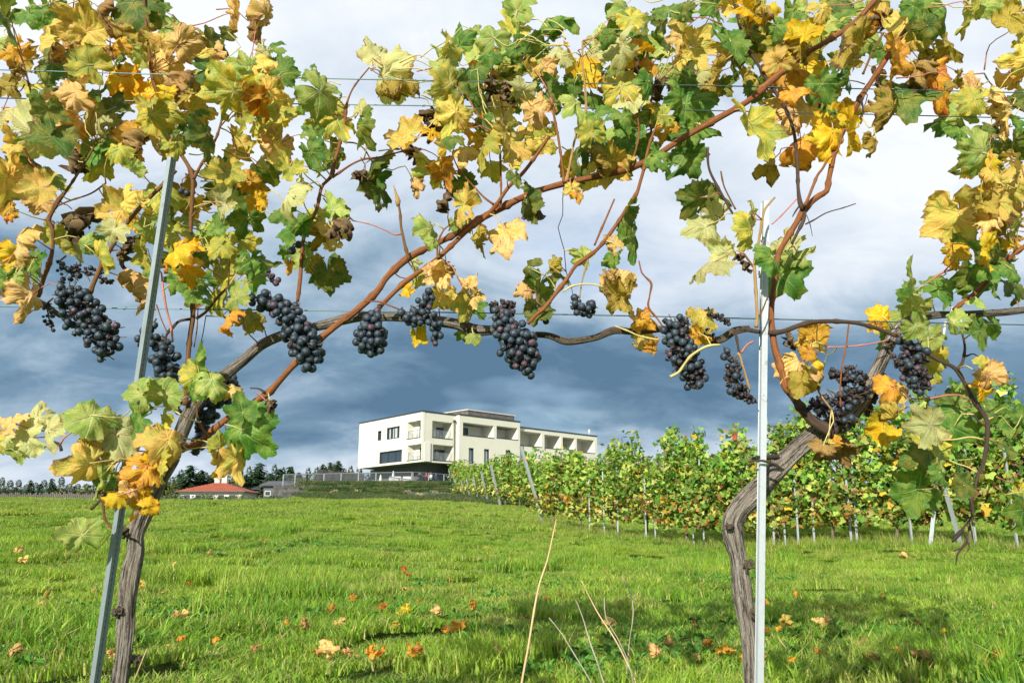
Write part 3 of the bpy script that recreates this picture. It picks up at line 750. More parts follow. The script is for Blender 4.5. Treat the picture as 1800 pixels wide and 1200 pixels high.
# closed parasols, covered tables and guests on the terrace
CLOTH = flat('white_canvas', (0.8, 0.79, 0.76), 0.8)
def lathe(prof, n=12):
    m = MB(); b = 0
    for r_, z_ in prof:
        for k in range(n): t = 2*math.pi*k/n; m.V.append((r_*math.cos(t), r_*math.sin(t), z_))
    for a_ in range(len(prof)-1):
        for k in range(n): k2 = (k+1) % n; m.F.append((a_*n+k, a_*n+k2, (a_+1)*n+k2, (a_+1)*n+k)); m.I.append(0)
    m.F.append(tuple(reversed(range(n)))); m.I.append(0); m.F.append(tuple((len(prof)-1)*n+k for k in range(n))); m.I.append(0)
    return m
for k, (px, Yp, lab) in enumerate(((669, 90, 'smaller closed white parasol at the left of the terrace'), (691, 88.5, 'taller closed white parasol in the middle of the terrace beside the white table'))):
    x = P(px, 840, Yp).x; hh = (1.15, 1.45)[k]
    th_ = thing('parasol', lab, 'parasol', (x, Yp, TER))
    M = Matrix.Translation((x, Yp, TER))
    m = lathe([(0.03, 0), (0.03, hh)], 6); m.build('pole', RAILM, th_, M)
    m = lathe([(0.26, 0.06), (0.26, 0.0)][::-1]); m.build('foot', RAILM, th_, M)
    m = lathe([(0.10, hh*0.22), (0.20, hh*0.30), (0.15, hh*0.6), (0.09, hh*0.85), (0.02, hh)], 10); m.build('canopy', CLOTH, th_, M, True)
for k, (px, w_, lab) in enumerate(((695, 0.62, 'white cloth covered table beside the taller parasol'), (716, 0.42, 'white cloth covered table near the corner of the terrace railing'))):
    x = P(px, 840, 87.6).x; th_ = thing('table', lab, 'table', (x, 87.6, TER)); M = Matrix.Translation((x, 87.6, TER))
    m = MB(); m.box(-w_, w_, -.4, .4, 0.72, 0.76)
    m.build('tabletop', RAILM, th_, M)
    m = MB()
    n_ = 24
    for q in range(n_):
        for z_, e_ in ((0.765, 1.0), (0.12, 1.08+0.05*math.sin(q*2.1))):
            t = 2*math.pi*q/n_; cx_, cy_ = math.cos(t), math.sin(t); s_ = 1/max(abs(cx_), abs(cy_))
            m.V.append((cx_*s_*w_*e_, cy_*s_*.42*e_, z_))
    for q in range(n_): q2 = (q+1) % n_; m.F.append((2*q+1, 2*q2+1, 2*q2, 2*q)); m.I.append(0)
    m.F.append(tuple(2*q for q in range(n_))); m.I.append(0)
    m.build('tablecloth', CLOTH, th_, M)
    for sx in (-w_+.08, w_-.08): m = MB(); m.bar((sx, 0, 0), (sx, 0, .72), .03); m.build('leg', RAILM, th_, M)
SKIN = flat('skin', (0.50, 0.30, 0.22), 0.6); HAIR = flat('hair', (0.06, 0.04, 0.03), 0.7)
def seated_body():
    J = {'pel': ((0, 0, .50), .15), 'wst': ((0, -.02, .68), .14), 'chs': ((0, -.03, .90), .165), 'nck': ((0, -.02, 1.06), .06), 'hd0': ((0, .0, 1.14), .07), 'hd1': ((0, .01, 1.24), .095), 'hd2': ((0, .0, 1.33), .07)}
    E = [('pel', 'wst'), ('wst', 'chs'), ('chs', 'nck'), ('nck', 'hd0'), ('hd0', 'hd1'), ('hd1', 'hd2')]
    for s_, q in ((-1, 'l'), (1, 'r')):
        J.update({'sh'+q: ((.18*s_, -.03, .99), .065), 'el'+q: ((.23*s_, .06, .74), .045), 'wr'+q: ((.13*s_, .30, .74), .032), 'ha'+q: ((.08*s_, .38, .75), .03),
                  'hp'+q: ((.10*s_, .04, .49), .10), 'kn'+q: ((.12*s_, .46, .50), .07), 'an'+q: ((.12*s_, .46, .09), .045), 'ft'+q: ((.12*s_, .64, .04), .035)})
        E += [('chs', 'sh'+q), ('sh'+q, 'el'+q), ('el'+q, 'wr'+q), ('wr'+q, 'ha'+q), ('pel', 'hp'+q), ('hp'+q, 'kn'+q), ('kn'+q, 'an'+q), ('an'+q, 'ft'+q)]
    ks = list(J); me = bpy.data.meshes.new('b'); me.from_pydata([J[k][0] for k in ks], [(ks.index(a), ks.index(b)) for a, b in E], [])
    o = bpy.data.objects.new('b', me); col.objects.link(o); md = o.modifiers.new('s', 'SKIN'); 
    for i_, k in enumerate(ks):
        sv = me.skin_vertices[0].data[i_]; sv.radius = (J[k][1], J[k][1]); sv.use_root = (k == 'pel')
    o.modifiers.new('u', 'SUBSURF').levels = 1
    dg = bpy.context.evaluated_depsgraph_get(); m2 = bpy.data.meshes.new_from_object(o.evaluated_get(dg)); bpy.data.objects.remove(o)
    m2.polygons.foreach_set('use_smooth', [True]*len(m2.polygons)); return m2
body0 = seated_body()
cent = [p.center.copy() for p in body0.polygons]
def guest(px, Yp, top, legs, lab, rz):
    p = P(px, 850, Yp); me = body0.copy()
    for c in (flat(top[0], top[1], 0.8), flat('dark_trousers', legs, 0.8), SKIN, HAIR): me.materials.append(c)
    for f, c in zip(me.polygons, cent):
        z_ = c.z; mi = 0
        if z_ < .58 and c.y > -.2 and abs(c.x) < .22 and not (c.y > .2 and z_ > .62): mi = 1
        if z_ > 1.07: mi = 2
        if z_ > 1.2 and c.y < .04 or z_ > 1.34: mi = 3
        if c.y > .24 and .66 < z_ < .85: mi = 2
        f.material_index = mi
    t = thing('person', lab, 'person', (p.x, Yp, TER), 'guests seated on the terrace', rz)
    obj('body', me, t, wm[t])
    c_ = thing('chair', 'dark terrace chair under the ' + lab.split(' person')[0].replace('seated ', '') + ' guest', 'chair', (p.x, Yp, TER), 'terrace chairs', rz)
    m = MB(); m.box(-.22, .22, -.2, .24, .36, .40); m.build('seat', DARKT, c_, wm[c_]); m = MB(); m.box(-.22, .22, -.27, -.22, .40, .86); m.build('backrest', DARKT, c_, wm[c_])
    for sx in (-.2, .2):
        for sy in (-.18, .22): m = MB(); m.bar((sx, sy, 0), (sx, sy, .36), .02); m.build('leg', DARKT, c_, wm[c_])
guest(738, 88.5, ('dark_shirt', (0.03, 0.03, 0.05)), (0.04, 0.05, 0.08), 'seated dark shirted person nearest the railing corner on the terrace', 0.6)
guest(749, 89.0, ('red_shirt', (0.45, 0.05, 0.05)), (0.04, 0.05, 0.08), 'seated red shirted person on the terrace in front of the glass doors', -0.7)
guest(757, 89.0, ('white_shirt', (0.7, 0.7, 0.7)), (0.03, 0.04, 0.06), 'seated white shirted person between the red and blue ones on the terrace', 2.4)
guest(766, 89.6, ('blue_shirt', (0.05, 0.10, 0.20)), (0.05, 0.05, 0.06), 'seated blue shirted person rightmost on the terrace by the glass doors', 1.2)

# ---------------------------------------------------------------- houses on the left
TILE = flat('red_roof_tiles', (0.30, 0.085, 0.05), 0.85, var=0.2, scale=1.2); HWALL = flat('off_white_wall', (0.62, 0.60, 0.54), 0.9); HGR = flat('slate_grey_wall', (0.11, 0.125, 0.14), 0.9)
SLATE = flat('dark_roof', (0.06, 0.07, 0.085), 0.6, var=0.2); SOLAR = glass_mat('solar_glass', (0.02, 0.04, 0.09), 0.15)
def house(name, lab, x0, x1, Y0, depth, ze, zr, zb, wmat, rmat, ridge=0.3, over=0.6):
    h = thing(name, lab, 'house', ((x0+x1)/2, Y0, zb)); m = MB(); m.box(x0+over, x1-over, Y0+over, Y0+depth-over, zb, ze); m.build('wall', wmat, h)
    m = MB(); xm = (x0+x1)/2; ry = Y0+depth/2; r0 = xm-ridge*(x1-x0)/2; r1 = xm+ridge*(x1-x0)/2
    e = [(x0, Y0, ze), (x1, Y0, ze), (x1, Y0+depth, ze), (x0, Y0+depth, ze)]; a_, b_ = (r0, ry, zr), (r1, ry, zr)
    m.poly([e[0], e[1], b_, a_]); m.poly([e[1], e[2], b_]); m.poly([e[2], e[3], a_, b_]); m.poly([e[3], e[0], a_])
    m.poly([e[3], e[2], e[1], e[0]])
    rf = m.build('roof', rmat, h)
    # courses of tiles as raised ridges following the front slope
    m = MB(); n_ = 12
    for k in range(1, n_):
        t = k/n_; xa = x0+(r0-x0)*t; xb = x1+(r1-x1)*t; y_ = Y0+(ry-Y0)*t; z_ = ze+(zr-ze)*t
        m.box(xa+.05, xb-.05, y_-.06, y_+.02, z_-.01, z_+.07)
    tag(m.build('tile_course', rmat, rf), kind='stuff')
    m = MB(); m.box(x0, x1, Y0-.08, Y0-.004, ze-.16, ze-.01); m.build('gutter', DARKT, h)
    return h, rf
YH = 128
hx = lambda px, Yh=YH: P(px, 860, Yh).x
hz = lambda py, Yh=YH: P(400, py, Yh).z
h1, rf1 = house('red_roofed_house', 'small white house with a red hipped tile roof behind the meadow crest', hx(307), hx(431), YH, 9, hz(863), hz(844), hz(892), HWALL, TILE, 0.05)
for k in range(5):
    xx = hx(322+k*20); m = MB(); m.box(xx, xx+0.9, YH+.52, YH+.598, hz(877), hz(869)); f = m.build('window', DARKT, h1); m = MB(); m.box(xx+.08, xx+.82, YH+.50, YH+.518, hz(877)+.08, hz(869)-.08); m.build('pane', GLASS, f)
for px, zz in ((364, 3.0), (377, 2.0)):
    x = hx(px); m = MB(); m.box(x-.4, x+.4, YH+4, YH+4.8, hz(856), hz(843)+ (0.3 if px == 364 else .9)); m.box(x-.5, x+.5, YH+3.9, YH+4.9, hz(843)+(.3 if px == 364 else .9), hz(843)+(.5 if px == 364 else 1.1)); m.build('chimney', HWALL, rf1)
h2, rf2 = house('grey_house', 'grey house with solar panels on its dark roof right of the red roofed house', hx(405, 140), hx(458, 140), 140, 8, P(0, 858, 140).z, P(0, 848, 140).z, P(0, 888, 140).z, HGR, SLATE, 0.8)
for k in range(4):
    x = hx(412+k*9, 140); Y_ = 140; z0_, z1_ = P(0, 857, 140).z, P(0, 850, 140).z; m = MB()
    m.hexa([(x, Y_+.4, z0_+.05), (x+.8, Y_+.4, z0_+.05), (x+.8, Y_+.4, z0_+.15), (x, Y_+.4, z0_+.15), (x, Y_+3.4, z1_+.05), (x+.8, Y_+3.4, z1_+.05), (x+.8, Y_+3.4, z1_+.15), (x, Y_+3.4, z1_+.15)]); m.build('solar_panel', SOLAR, rf2)
h3, rf3 = house('grey_house', 'flat grey house half hidden left of the board screen', hx(455, 135), hx(535, 135), 135, 8, P(0, 852, 135).z, P(0, 843, 135).z, P(0, 888, 135).z, HGR, SLATE, 0.9)
for hh_, p0, n_, Yh in ((h2, 412, 2, 140), (h3, 464, 4, 135)):
    for k in range(n_):
        xx = hx(p0+k*17, Yh); m = MB(); m.box(xx, xx+1.0, Yh+.52, Yh+.598, P(0, 871, Yh).z, P(0, 862, Yh).z); f = m.build('window', WHITE2, hh_)
        m = MB(); m.box(xx+.1, xx+.9, Yh+.50, Yh+.518, P(0, 871, Yh).z+.1, P(0, 862, Yh).z-.1); m.build('pane', GLASS, f)

# ---------------------------------------------------------------- trees
def needle_mat(name, c1, c2):
    t = MT(name); pos = t.n('ShaderNodeNewGeometry').outputs['Position']
    c = t.mix(t.sm(t.noise(pos, 1.6, 4, 0.7), 0.3, 0.7), c1, c2)
    return t.bsdf(c, 0.8, 0, None, 0.15, trans=c, transf=0.15)
NEED = needle_mat('spruce_needles', (0.018, 0.05, 0.022), (0.05, 0.095, 0.035)); DECI = needle_mat('autumn_foliage', (0.06, 0.10, 0.025), (0.18, 0.18, 0.05)); HEDG = needle_mat('hedge_leaves', (0.07, 0.11, 0.05), (0.15, 0.19, 0.09))
TRK = flat('tree_bark', (0.09, 0.06, 0.045), 0.9, var=0.3)
def spruce_mesh(seed):
    r = np.random.default_rng(seed); V = []; Fc = []
    for lv in range(26):
        z = 0.06+0.92*lv/26; rad = 0.20*(1-z)**0.85+0.012
        nb = int(13+15*(1-z))
        for k in range(nb):
            a = r.uniform(0, 6.28); L_ = rad*r.uniform(0.55, 1.15); dz = -0.035*r.uniform(.3, 1.4)
            c, s = math.cos(a), math.sin(a); w = 0.042*(1.3-z)*r.uniform(.7, 1.4)
            for q in range(3):
                t0 = q/3*0.85; t1 = t0+0.42; b = len(V); ww = w*(1-0.25*q)
                p0 = (c*L_*t0, s*L_*t0, z+dz*t0*1.3+r.uniform(-.004, .004)); p1 = (c*L_*t1, s*L_*t1, z+dz*t1*1.3+0.008)
                V += [(p0[0]-s*ww*.5, p0[1]+c*ww*.5, p0[2]), (p0[0]+s*ww*.5, p0[1]-c*ww*.5, p0[2]), (p1[0]+s*ww*.2, p1[1]-c*ww*.2, p1[2]-.012), (p1[0]-s*ww*.2, p1[1]+c*ww*.2, p1[2]-.022)]
                Fc.append((b, b+1, b+2, b+3))
    return mesh_np('crown', V, Fc, [NEED])
def clump_mesh(seed, n_, size, mat, name='crown', shape=(1, 1, 1)):
    r = np.random.default_rng(seed); cs = r.normal(0, 1, (14, 3)); cs /= np.linalg.norm(cs, axis=1)[:, None]; cs *= r.uniform(.25, .75, (14, 1)); cr_ = r.uniform(.25, .45, 14)
    k = r.integers(0, 14, n_); d = r.normal(0, 1, (n_, 3)); d /= np.linalg.norm(d, axis=1)[:, None]
    p = (cs[k]+d*(cr_[k]*r.uniform(.6, 1.05, n_))[:, None])*np.array(shape)
    u = r.normal(0, 1, (n_, 3)); u /= np.linalg.norm(u, axis=1)[:, None]; v = np.cross(u, r.normal(0, 1, (n_, 3))); v /= np.linalg.norm(v, axis=1)[:, None]
    s = (size*r.uniform(.6, 1.3, n_))[:, None]
    V = np.stack([p-u*s, p-v*s*.8, p+u*s, p+v*s*.8], 1).reshape(-1, 3); Fq = np.arange(n_*4).reshape(-1, 4)
    return mesh_np(name, V, Fq, [mat])
spr = [spruce_mesh(k) for k in range(4)]; decs = [clump_mesh(50+k, 1500, 0.045, DECI) for k in range(3)]
trk = MB(); trk.bar((0, 0, -0.1), (0, 0, 0.9), 0.018, 7, 0, 0.004); trkm = mesh_np('trunk', trk.V, trk.F, [TRK])
def spruce(px, py, Yt, k, lab, wide=1.0):
    x = P(px, py, Yt).x; zt_ = P(px, py, Yt).z; zb = max(gz(x, Yt), -3)-0.3; H = zt_-zb
    t = thing('spruce_tree', lab, 'tree', (x, Yt, zb), 'spruces along the skyline'); M = Matrix.Translation((x, Yt, zb)) @ Matrix.Rotation(k*1.3, 4, 'Z') @ Matrix.Diagonal((H*wide, H*wide, H, 1))
    obj('trunk', trkm, t, M); obj('crown', spr[k % 4], t, M)
def decid(px, py, Yt, rad, k, lab, hz_=None):
    x = P(px, py, Yt).x; zt_ = P(px, py, Yt).z; zb = max(gz(x, Yt), -3)-0.3; H = zt_-zb
    t = thing('leafy_tree', lab, 'tree', (x, Yt, zb), 'leafy trees along the skyline')
    obj('trunk', trkm, t, Matrix.Translation((x, Yt, zb)) @ Matrix.Diagonal((H, H, H*0.8, 1)))
    obj('crown', decs[k % 3], t, Matrix.Translation((x, Yt, zb+H*0.55)) @ Matrix.Rotation(k, 4, 'Z') @ Matrix.Diagonal((rad*1.7, rad*1.7, H*0.5, 1)))
S = [(8, 862, 70, 'spruce at the far left edge above the dark fence'), (29, 852, 75, 'spruce second from the left edge above the dark fence'), (55, 838, 78, 'slim spruce above the dark fence at the left'), (72, 845, 76, 'short spruce beside the slim one above the dark fence'), (92, 835, 74, 'ragged tall spruce left of the leaning post'), (131, 849, 80, 'small spruce beside the round crowned tree'),
     (293, 838, 135, 'spruce just right of the left old trunk'), (317, 827, 138, 'spruce left of the tallest one behind the red roofed house'), (336, 811, 136, 'tallest spruce behind the red roofed house'), (355, 820, 140, 'broad spruce behind the red roof ridge'), (374, 828, 142, 'spruce behind the chimneys of the red roofed house'),
     (432, 829, 140, 'spruce behind the solar panel roof'), (447, 824, 142, 'second spruce behind the solar panel roof'), (458, 807, 144, 'tallest spruce right of the solar panel roof'), (476, 826, 141, 'spruce right of the tallest one by the solar panel roof'), (491, 818, 146, 'spruce between the grey houses'), (511, 814, 143, 'pointed spruce above the far grey house'), (526, 826, 145, 'small spruce left of the board screen'),
     (568, 812, 120, 'left one of three spruces above the board screen'), (581, 809, 121, 'middle one of three spruces above the board screen'), (595, 806, 120, 'right one of three spruces above the board screen')]
for k, (px, py, Yt, lab) in enumerate(S): spruce(px, py, Yt, k, lab, 2.9 if Yt > 100 else 1.9)
D_ = [(148, 846, 72, 2.0, 'round crowned green tree left of the leaning post'), (112, 858, 76, 1.7, 'low bushy tree among the spruces left of the leaning post'), (302, 842, 134, 2.2, 'yellowish tree beside the left trunk behind the house'), (326, 838, 137, 2.4, 'rounded tree left of the red roof ridge'), (400, 832, 146, 2.6, 'dull green tree behind the red roofed house'), (420, 838, 148, 2.3, 'brownish tree between the two houses'), (545, 828, 128, 2.2, 'pale shrub like tree left of the board screen'), (612, 822, 125, 1.8, 'yellow green tree behind the right end of the board screen')]
for k, (px, py, Yt, rad, lab) in enumerate(D_): decid(px, py, Yt, rad, k, lab)
# the far wood that closes the skyline reads as one mass
wm_ = MB(); rw_ = random.Random(5); wb = clump_mesh(90, 2000, 0.05, NEED, 'wood'); wv = np.zeros(len(wb.vertices)*3, dtype=np.float32); wb.vertices.foreach_get('co', wv); wv = wv.reshape(-1, 3)
VV = []; 
for k in range(46):
    px = -30+k*15; 
    if 560 < px < 0: continue
    Yt = 165+rw_.uniform(-8, 8); hh_ = rw_.uniform(3.2, 6.0)*(0.6 if px < 170 else 1); p = P(px, 868, Yt); VV.append(wv*np.array([2.4, 2.4, hh_])+np.array([p.x, Yt, p.z]))
VV = np.concatenate(VV); o = obj('distant_wood', mesh_np('distant_wood', VV, np.arange(len(VV)).reshape(-1, 4), [needle_mat('distant_foliage', (0.035, 0.065, 0.035), (0.09, 0.12, 0.05))])); tag(o, 'dull green distant wood behind the houses along the skyline', 'wood', None, 'stuff')
# hedge shrubs behind the crest and the dark fence on the far left
NTH = ['first', 'second', 'third', 'fourth', 'fifth', 'sixth', 'seventh', 'eighth', 'ninth', 'tenth', 'eleventh', 'twelfth', 'thirteenth', 'fourteenth', 'fifteenth', 'sixteenth', 'seventeenth', 'eighteenth', 'nineteenth', 'twentieth']
hm = [clump_mesh(70+k, 500, 0.09, HEDG, 'shrub') for k in range(3)]
for k in range(20):
    px = 268+k*15; Yt = 62+2.5*math.sin(k*2.3); p = P(px, 874+3*math.sin(k*1.7), Yt); s = random.uniform(0.7, 1.1)
    o = obj('shrub', hm[k % 3], None, Matrix.Translation((p.x, Yt, p.z-s*0.55)) @ Matrix.Rotation(k, 4, 'Z') @ Matrix.Diagonal((s*1.1, s, s*.9, 1)))
    tag(o, f'grey green garden shrub, {NTH[k]} from the left trunk along the crest', 'shrub', 'garden shrubs behind the meadow crest')
tuft = clump_mesh(88, 160, 0.16, needle_mat('dry_tuft', (0.30, 0.25, 0.12), (0.42, 0.38, 0.22)), 'dry_shrub', (1, 1, .7))
for k, (px, py) in enumerate(((587, 868), (628, 867), (716, 868), (739, 875), (765, 869))):
    p = on_ground(px, py); o = obj('dry_shrub', tuft, None, Matrix.Translation(p+Vector((0, 0, .15))) @ Matrix.Rotation(k, 4, 'Z') @ Matrix.Diagonal((.55, .55, .4, 1)))
    tag(o, 'pale dry tufted shrub, '+NTH[k]+' from the left on the dark bank below the terrace', 'shrub', 'dry shrubs on the bank')
fl = thing('picket_fence', 'dark weathered fence behind the meadow crest at the far left', 'fence', (P(60, 870, 46).x, 46, gz(P(60, 870, 46).x, 46)))
mb = MB(); x0 = P(-60, 870, 46).x; x1 = P(170, 870, 46).x; zt_ = P(0, 866, 46).z; n_ = 70
for k in range(n_):
    x = x0+(x1-x0)*k/n_; hh_ = random.uniform(-.1, .04); mb.box(x, x+(x1-x0)/n_*0.75, 46, 46.03, zt_-1.4, zt_+hh_)
tag(mb.build('picket', WOODD, fl), kind='stuff')
mb = MB(); mb.box(x0, x1, 46.03, 46.08, zt_-.4, zt_-.3); mb.build('rail', WOODD, fl)

# ---------------------------------------------------------------- vineyard rows behind
def far_leaf_mat():
    t = MT('vineyard_foliage'); at = t.n('ShaderNodeAttribute'); at.attribute_name = 'lc'
    c = at.outputs['Color']
    return t.bsdf(c, 0.6, 0, None, 0.25, trans=t.mix(1.0, c, (1.3, 1.2, 0.6), 'MULTIPLY'), transf=0.3)
FARL = far_leaf_mat()
PAL = np.array([(0.11, 0.26, 0.035), (0.19, 0.36, 0.055), (0.32, 0.46, 0.08), (0.50, 0.54, 0.12), (0.07, 0.16, 0.025), (0.60, 0.40, 0.04), (0.45, 0.24, 0.05), (0.22, 0.12, 0.05), (0.35, 0.06, 0.03), (0.42, 0.38, 0.12)])
def far_foliage(seed, n_, w=1.25, top=1.9, leaf=0.062):
    r = np.random.default_rng(seed)
    ns = 15; sx = np.sort(r.uniform(-w/2, w/2, ns)); st = top*r.choice([0.80, 0.92, 1.02, 1.16, 1.26], ns)*r.uniform(.95, 1.05, ns); sy = r.normal(0, 0.10, ns); slx = r.normal(0, .16, ns); sly = r.normal(0, .10, ns)
    k = r.integers(0, ns, n_); t = r.uniform(0, 1, n_)**0.8
    z = 0.42+(st[k]-0.42)*t
    spread = 0.16*(1-0.6*t)
    x = sx[k]+slx[k]*t+r.normal(0, 1, n_)*spread; y = sy[k]+sly[k]*t+r.normal(0, 1, n_)*spread*1.3
    z = z+r.normal(0, .05, n_)
    low = (z < 1.05)
    pw = r.random(n_); ci = np.zeros(n_, int)
    hi_p = np.array([.20, .25, .22, .15, .10, .03, .01, .03, .003, .05]); lo_p = np.array([.11, .13, .15, .16, .12, .08, .06, .09, .015, .14])
    ci_hi = r.choice(10, n_, p=hi_p/hi_p.sum()); ci_lo = r.choice(10, n_, p=lo_p/lo_p.sum()); ci = np.where(low, ci_lo, ci_hi)
    sf = r.uniform(.78, 1.3, ns); c = PAL[ci]*r.uniform(.7, 1.2, (n_, 1))*sf[k][:, None]
    nrm = r.normal(0, 1, (n_, 3))+np.array([0, -0.5, 0.5]); nrm /= np.linalg.norm(nrm, axis=1)[:, None]
    u = np.cross(nrm, r.normal(0, 1, (n_, 3))); u /= np.linalg.norm(u, axis=1)[:, None]; v = np.cross(nrm, u)
    s = (leaf*r.uniform(.5, 1.35, n_))[:, None]; p = np.stack([x, y, z], 1)
    # a folded, notched leaf: 7 points
    A_ = [(0, -.25, 0), (.75, -.55, .18), (.95, .25, .22), (.45, .45, .08), (0, 1.1, -.1), (-.45, .45, .08), (-.95, .25, .22), (-.75, -.55, .18)]
    V = np.stack([p+s*(a[0]*u+a[1]*v+a[2]*nrm) for a in A_], 1)
    b = (np.arange(n_)*8)[:, None]
    Fc = np.concatenate([b+np.array([[0, 1, 2, 3]]), b+np.array([[0, 3, 4, 5]]), b+np.array([[0, 5, 6, 7]])])
    me = mesh_np('foliage', V.reshape(-1, 3), Fc, [FARL])
    at = me.color_attributes.new('lc', 'FLOAT_COLOR', 'POINT'); cc = np.ones((n_, 8, 4)); cc[..., :3] = c[:, None, :]; at.data.foreach_set('color', cc.ravel().astype(np.float32))
    return me
near_f = [far_foliage(100+k, 2900, 1.3, (1.95, 1.8, 2.0, 1.88, 2.05)[k]) for k in range(5)]
far_f = [far_foliage(120+k, 850, 1.3, 1.9, 0.085) for k in range(4)]
thin_f = [far_foliage(140+k, 1500, 1.3, (1.85, 1.7, 1.9)[k]) for k in range(3)]
def far_trunk(seed, n=7):
    r = random.Random(seed); pts = [(Vector((0, 0, -.05)), .028), (Vector((r.uniform(-.05, .05), r.uniform(-.03, .03), .3)), .024), (Vector((r.uniform(-.07, .07), 0, .62)), .024), (Vector((.25, 0, .78)), .016), (Vector((.55, 0, .80)), .010)]
    return tube_mesh('trunk', pts, BARK2, 0.08, n)
ftr = [far_trunk(k) for k in range(4)]
def shoots_mesh(seed):
    m = MB(); r = random.Random(seed)
    for k in range(9):
        x = r.uniform(-.55, .55); m.bar((x, 0, .75), (x+r.uniform(-.2, .2), r.uniform(-.1, .1), r.uniform(1.6, 2.0)), .006, 4, 0, .003)
    return mesh_np('cane', m.V, m.F, [BRN])
shm = [shoots_mesh(k) for k in range(3)]
RD = Vector((0.55, -0.835, 0)).normalized()
def row_vines(E, n_, foli, lab_of, grp, spacing=1.15, off=0.35):
    ang = math.atan2(RD.y, RD.x)
    for k in range(n_):
        p = E + RD*(off+spacing*k); z = gz(p.x, p.y)
        if p.y < 8.2: break
        t = thing('grapevine', lab_of(k), 'grapevine', (p.x, p.y, z), grp)
        M = Matrix.Translation((p.x, p.y, z)) @ Matrix.Rotation(ang+random.uniform(-.1, .1)+(math.pi if k % 2 else 0), 4, 'Z') @ Matrix.Diagonal((1, 1, random.uniform(.88, 1.08)*(0.88 if foli is near_f and k < 3 else 1), 1))
        obj('trunk', ftr[k % 4], t, M); tag(obj('cane', shm[k % 3], t, M), kind='stuff')
        fo = thin_f[k % 3] if foli is near_f and k < 4 else foli[(k*3+1) % len(foli)]
        tag(obj('foliage', fo, t, M), kind='stuff')
def steel_post(name, label, cat, base, top, w, grp, mat=GALV):
    base = Vector(base); top = Vector(top); d = top-base; L_ = d.length
    M = Matrix.Translation(base) @ d.to_track_quat('Z', 'Y').to_matrix().to_4x4()
    m = MB(); t = w*0.14
    m.box(-w/2, w/2, -t/2, t/2, 0, L_); m.box(-w/2, -w/2+t, t/2, w*.7, 0, L_); m.box(w/2-t, w/2, t/2, w*.7, 0, L_)
    o = m.build(name, mat, None, M)
    # wire hooks along the flanges
    h = MB(); n_ = int(L_/0.28)
    for k in range(1, n_): h.box(-w*.62, -w*.5-.001, w*.2, w*.5, k*.28, k*.28+.03); h.box(w*.5+.001, w*.62, w*.2, w*.5, k*.28, k*.28+.03)
    tag(h.build('hook', mat, o, M), kind='stuff')
    tag(o, label, cat, grp); return o
E1 = P(957, 908, 21.0); E1.z = 0
ords = ['at its leaning end post', 'just right of the leaning end post', 'below the white building', 'where the white building ends', 'just right of the white building', 'third right of the white building', 'left of the old bent trunk', 'behind the old bent trunk', 'behind the bright steel post', 'just right of the bright post', 'below the withered grapes', 'behind the hanging green leaves', 'behind the dangling dry shoot', 'at the right edge', 'beyond the right edge']
row_vines(E1, 14, near_f, lambda k: 'leafy grapevine of the nearest row behind, ' + ords[k], 'grapevines of the nearest row behind')
nth = ['first', 'second', 'third', 'fourth', 'fifth', 'sixth', 'seventh', 'eighth', 'ninth', 'tenth']
Es = [(880, 36), (858, 44), (840, 52), (826, 60), (817, 68), (802, 76), (793, 84)]
for r_, (px, Ye) in enumerate(Es):
    E = P(px, 880, Ye); E.z = 0
    row_vines(E, 10, far_f, lambda k: f'{nth[k]} grapevine from the end post of the {nth[r_+1]} vineyard row behind', 'grapevines of the farther rows')
pl_ = [((957, 908), (914, 785), 21.0, 'tall leaning galvanised end post of the nearest vineyard row'), ((880, 872), (862, 817), 36, 'leaning end post of the second vineyard row, next left of the tallest'),
       ((858, 885), (845, 828), 44, 'leaning end post between the second and fourth rows'), ((840, 872), (832, 838), 52, 'short leaning end post of the fourth vineyard row'), ((826, 868), (820, 848), 60, 'small end post of the fifth vineyard row'),
       ((817, 880), (810, 859), 68, 'small end post near the foot of the bank'), ((807, 878), (799, 856), 76, 'right one of the pair of far end posts by the bank'), ((802, 881), (795, 857), 80, 'left one of the pair of far end posts by the bank'), ((792, 882), (788, 865), 84, 'leftmost and smallest of the vineyard end posts')]
for (b, t_, Yp, lab) in pl_:
    p = P(b[0], b[1], Yp); p.z = gz(p.x, p.y)-.1; q = P(t_[0], t_[1], Yp-0.3)
    if q.z < p.z+1.3: q.z = p.z + 1.5
    steel_post('vineyard_post', lab, 'post', p, q, 0.075 if Yp < 30 else 0.09, 'end posts of the vineyard rows')
def row_point(px, yoff=0.0):
    """where the nearest row's line crosses the vertical plane through pixel column px"""
    a = (px-900)/F
    # x = a*(Y*CP + (z)*SP) ~ a*Y*CP ; solve along E1 + RD*s
    best = min((abs((E1.x+RD.x*s) - a*((E1.y+RD.y*s)*CP + (gz(E1.x+RD.x*s, E1.y+RD.y*s)-CAMZ)*SP)), s) for s in np.arange(-2, 16, 0.02))[1]
    p = E1+RD*best; p.y -= yoff; return Vector((p.x, p.y, gz(p.x, p.y)))
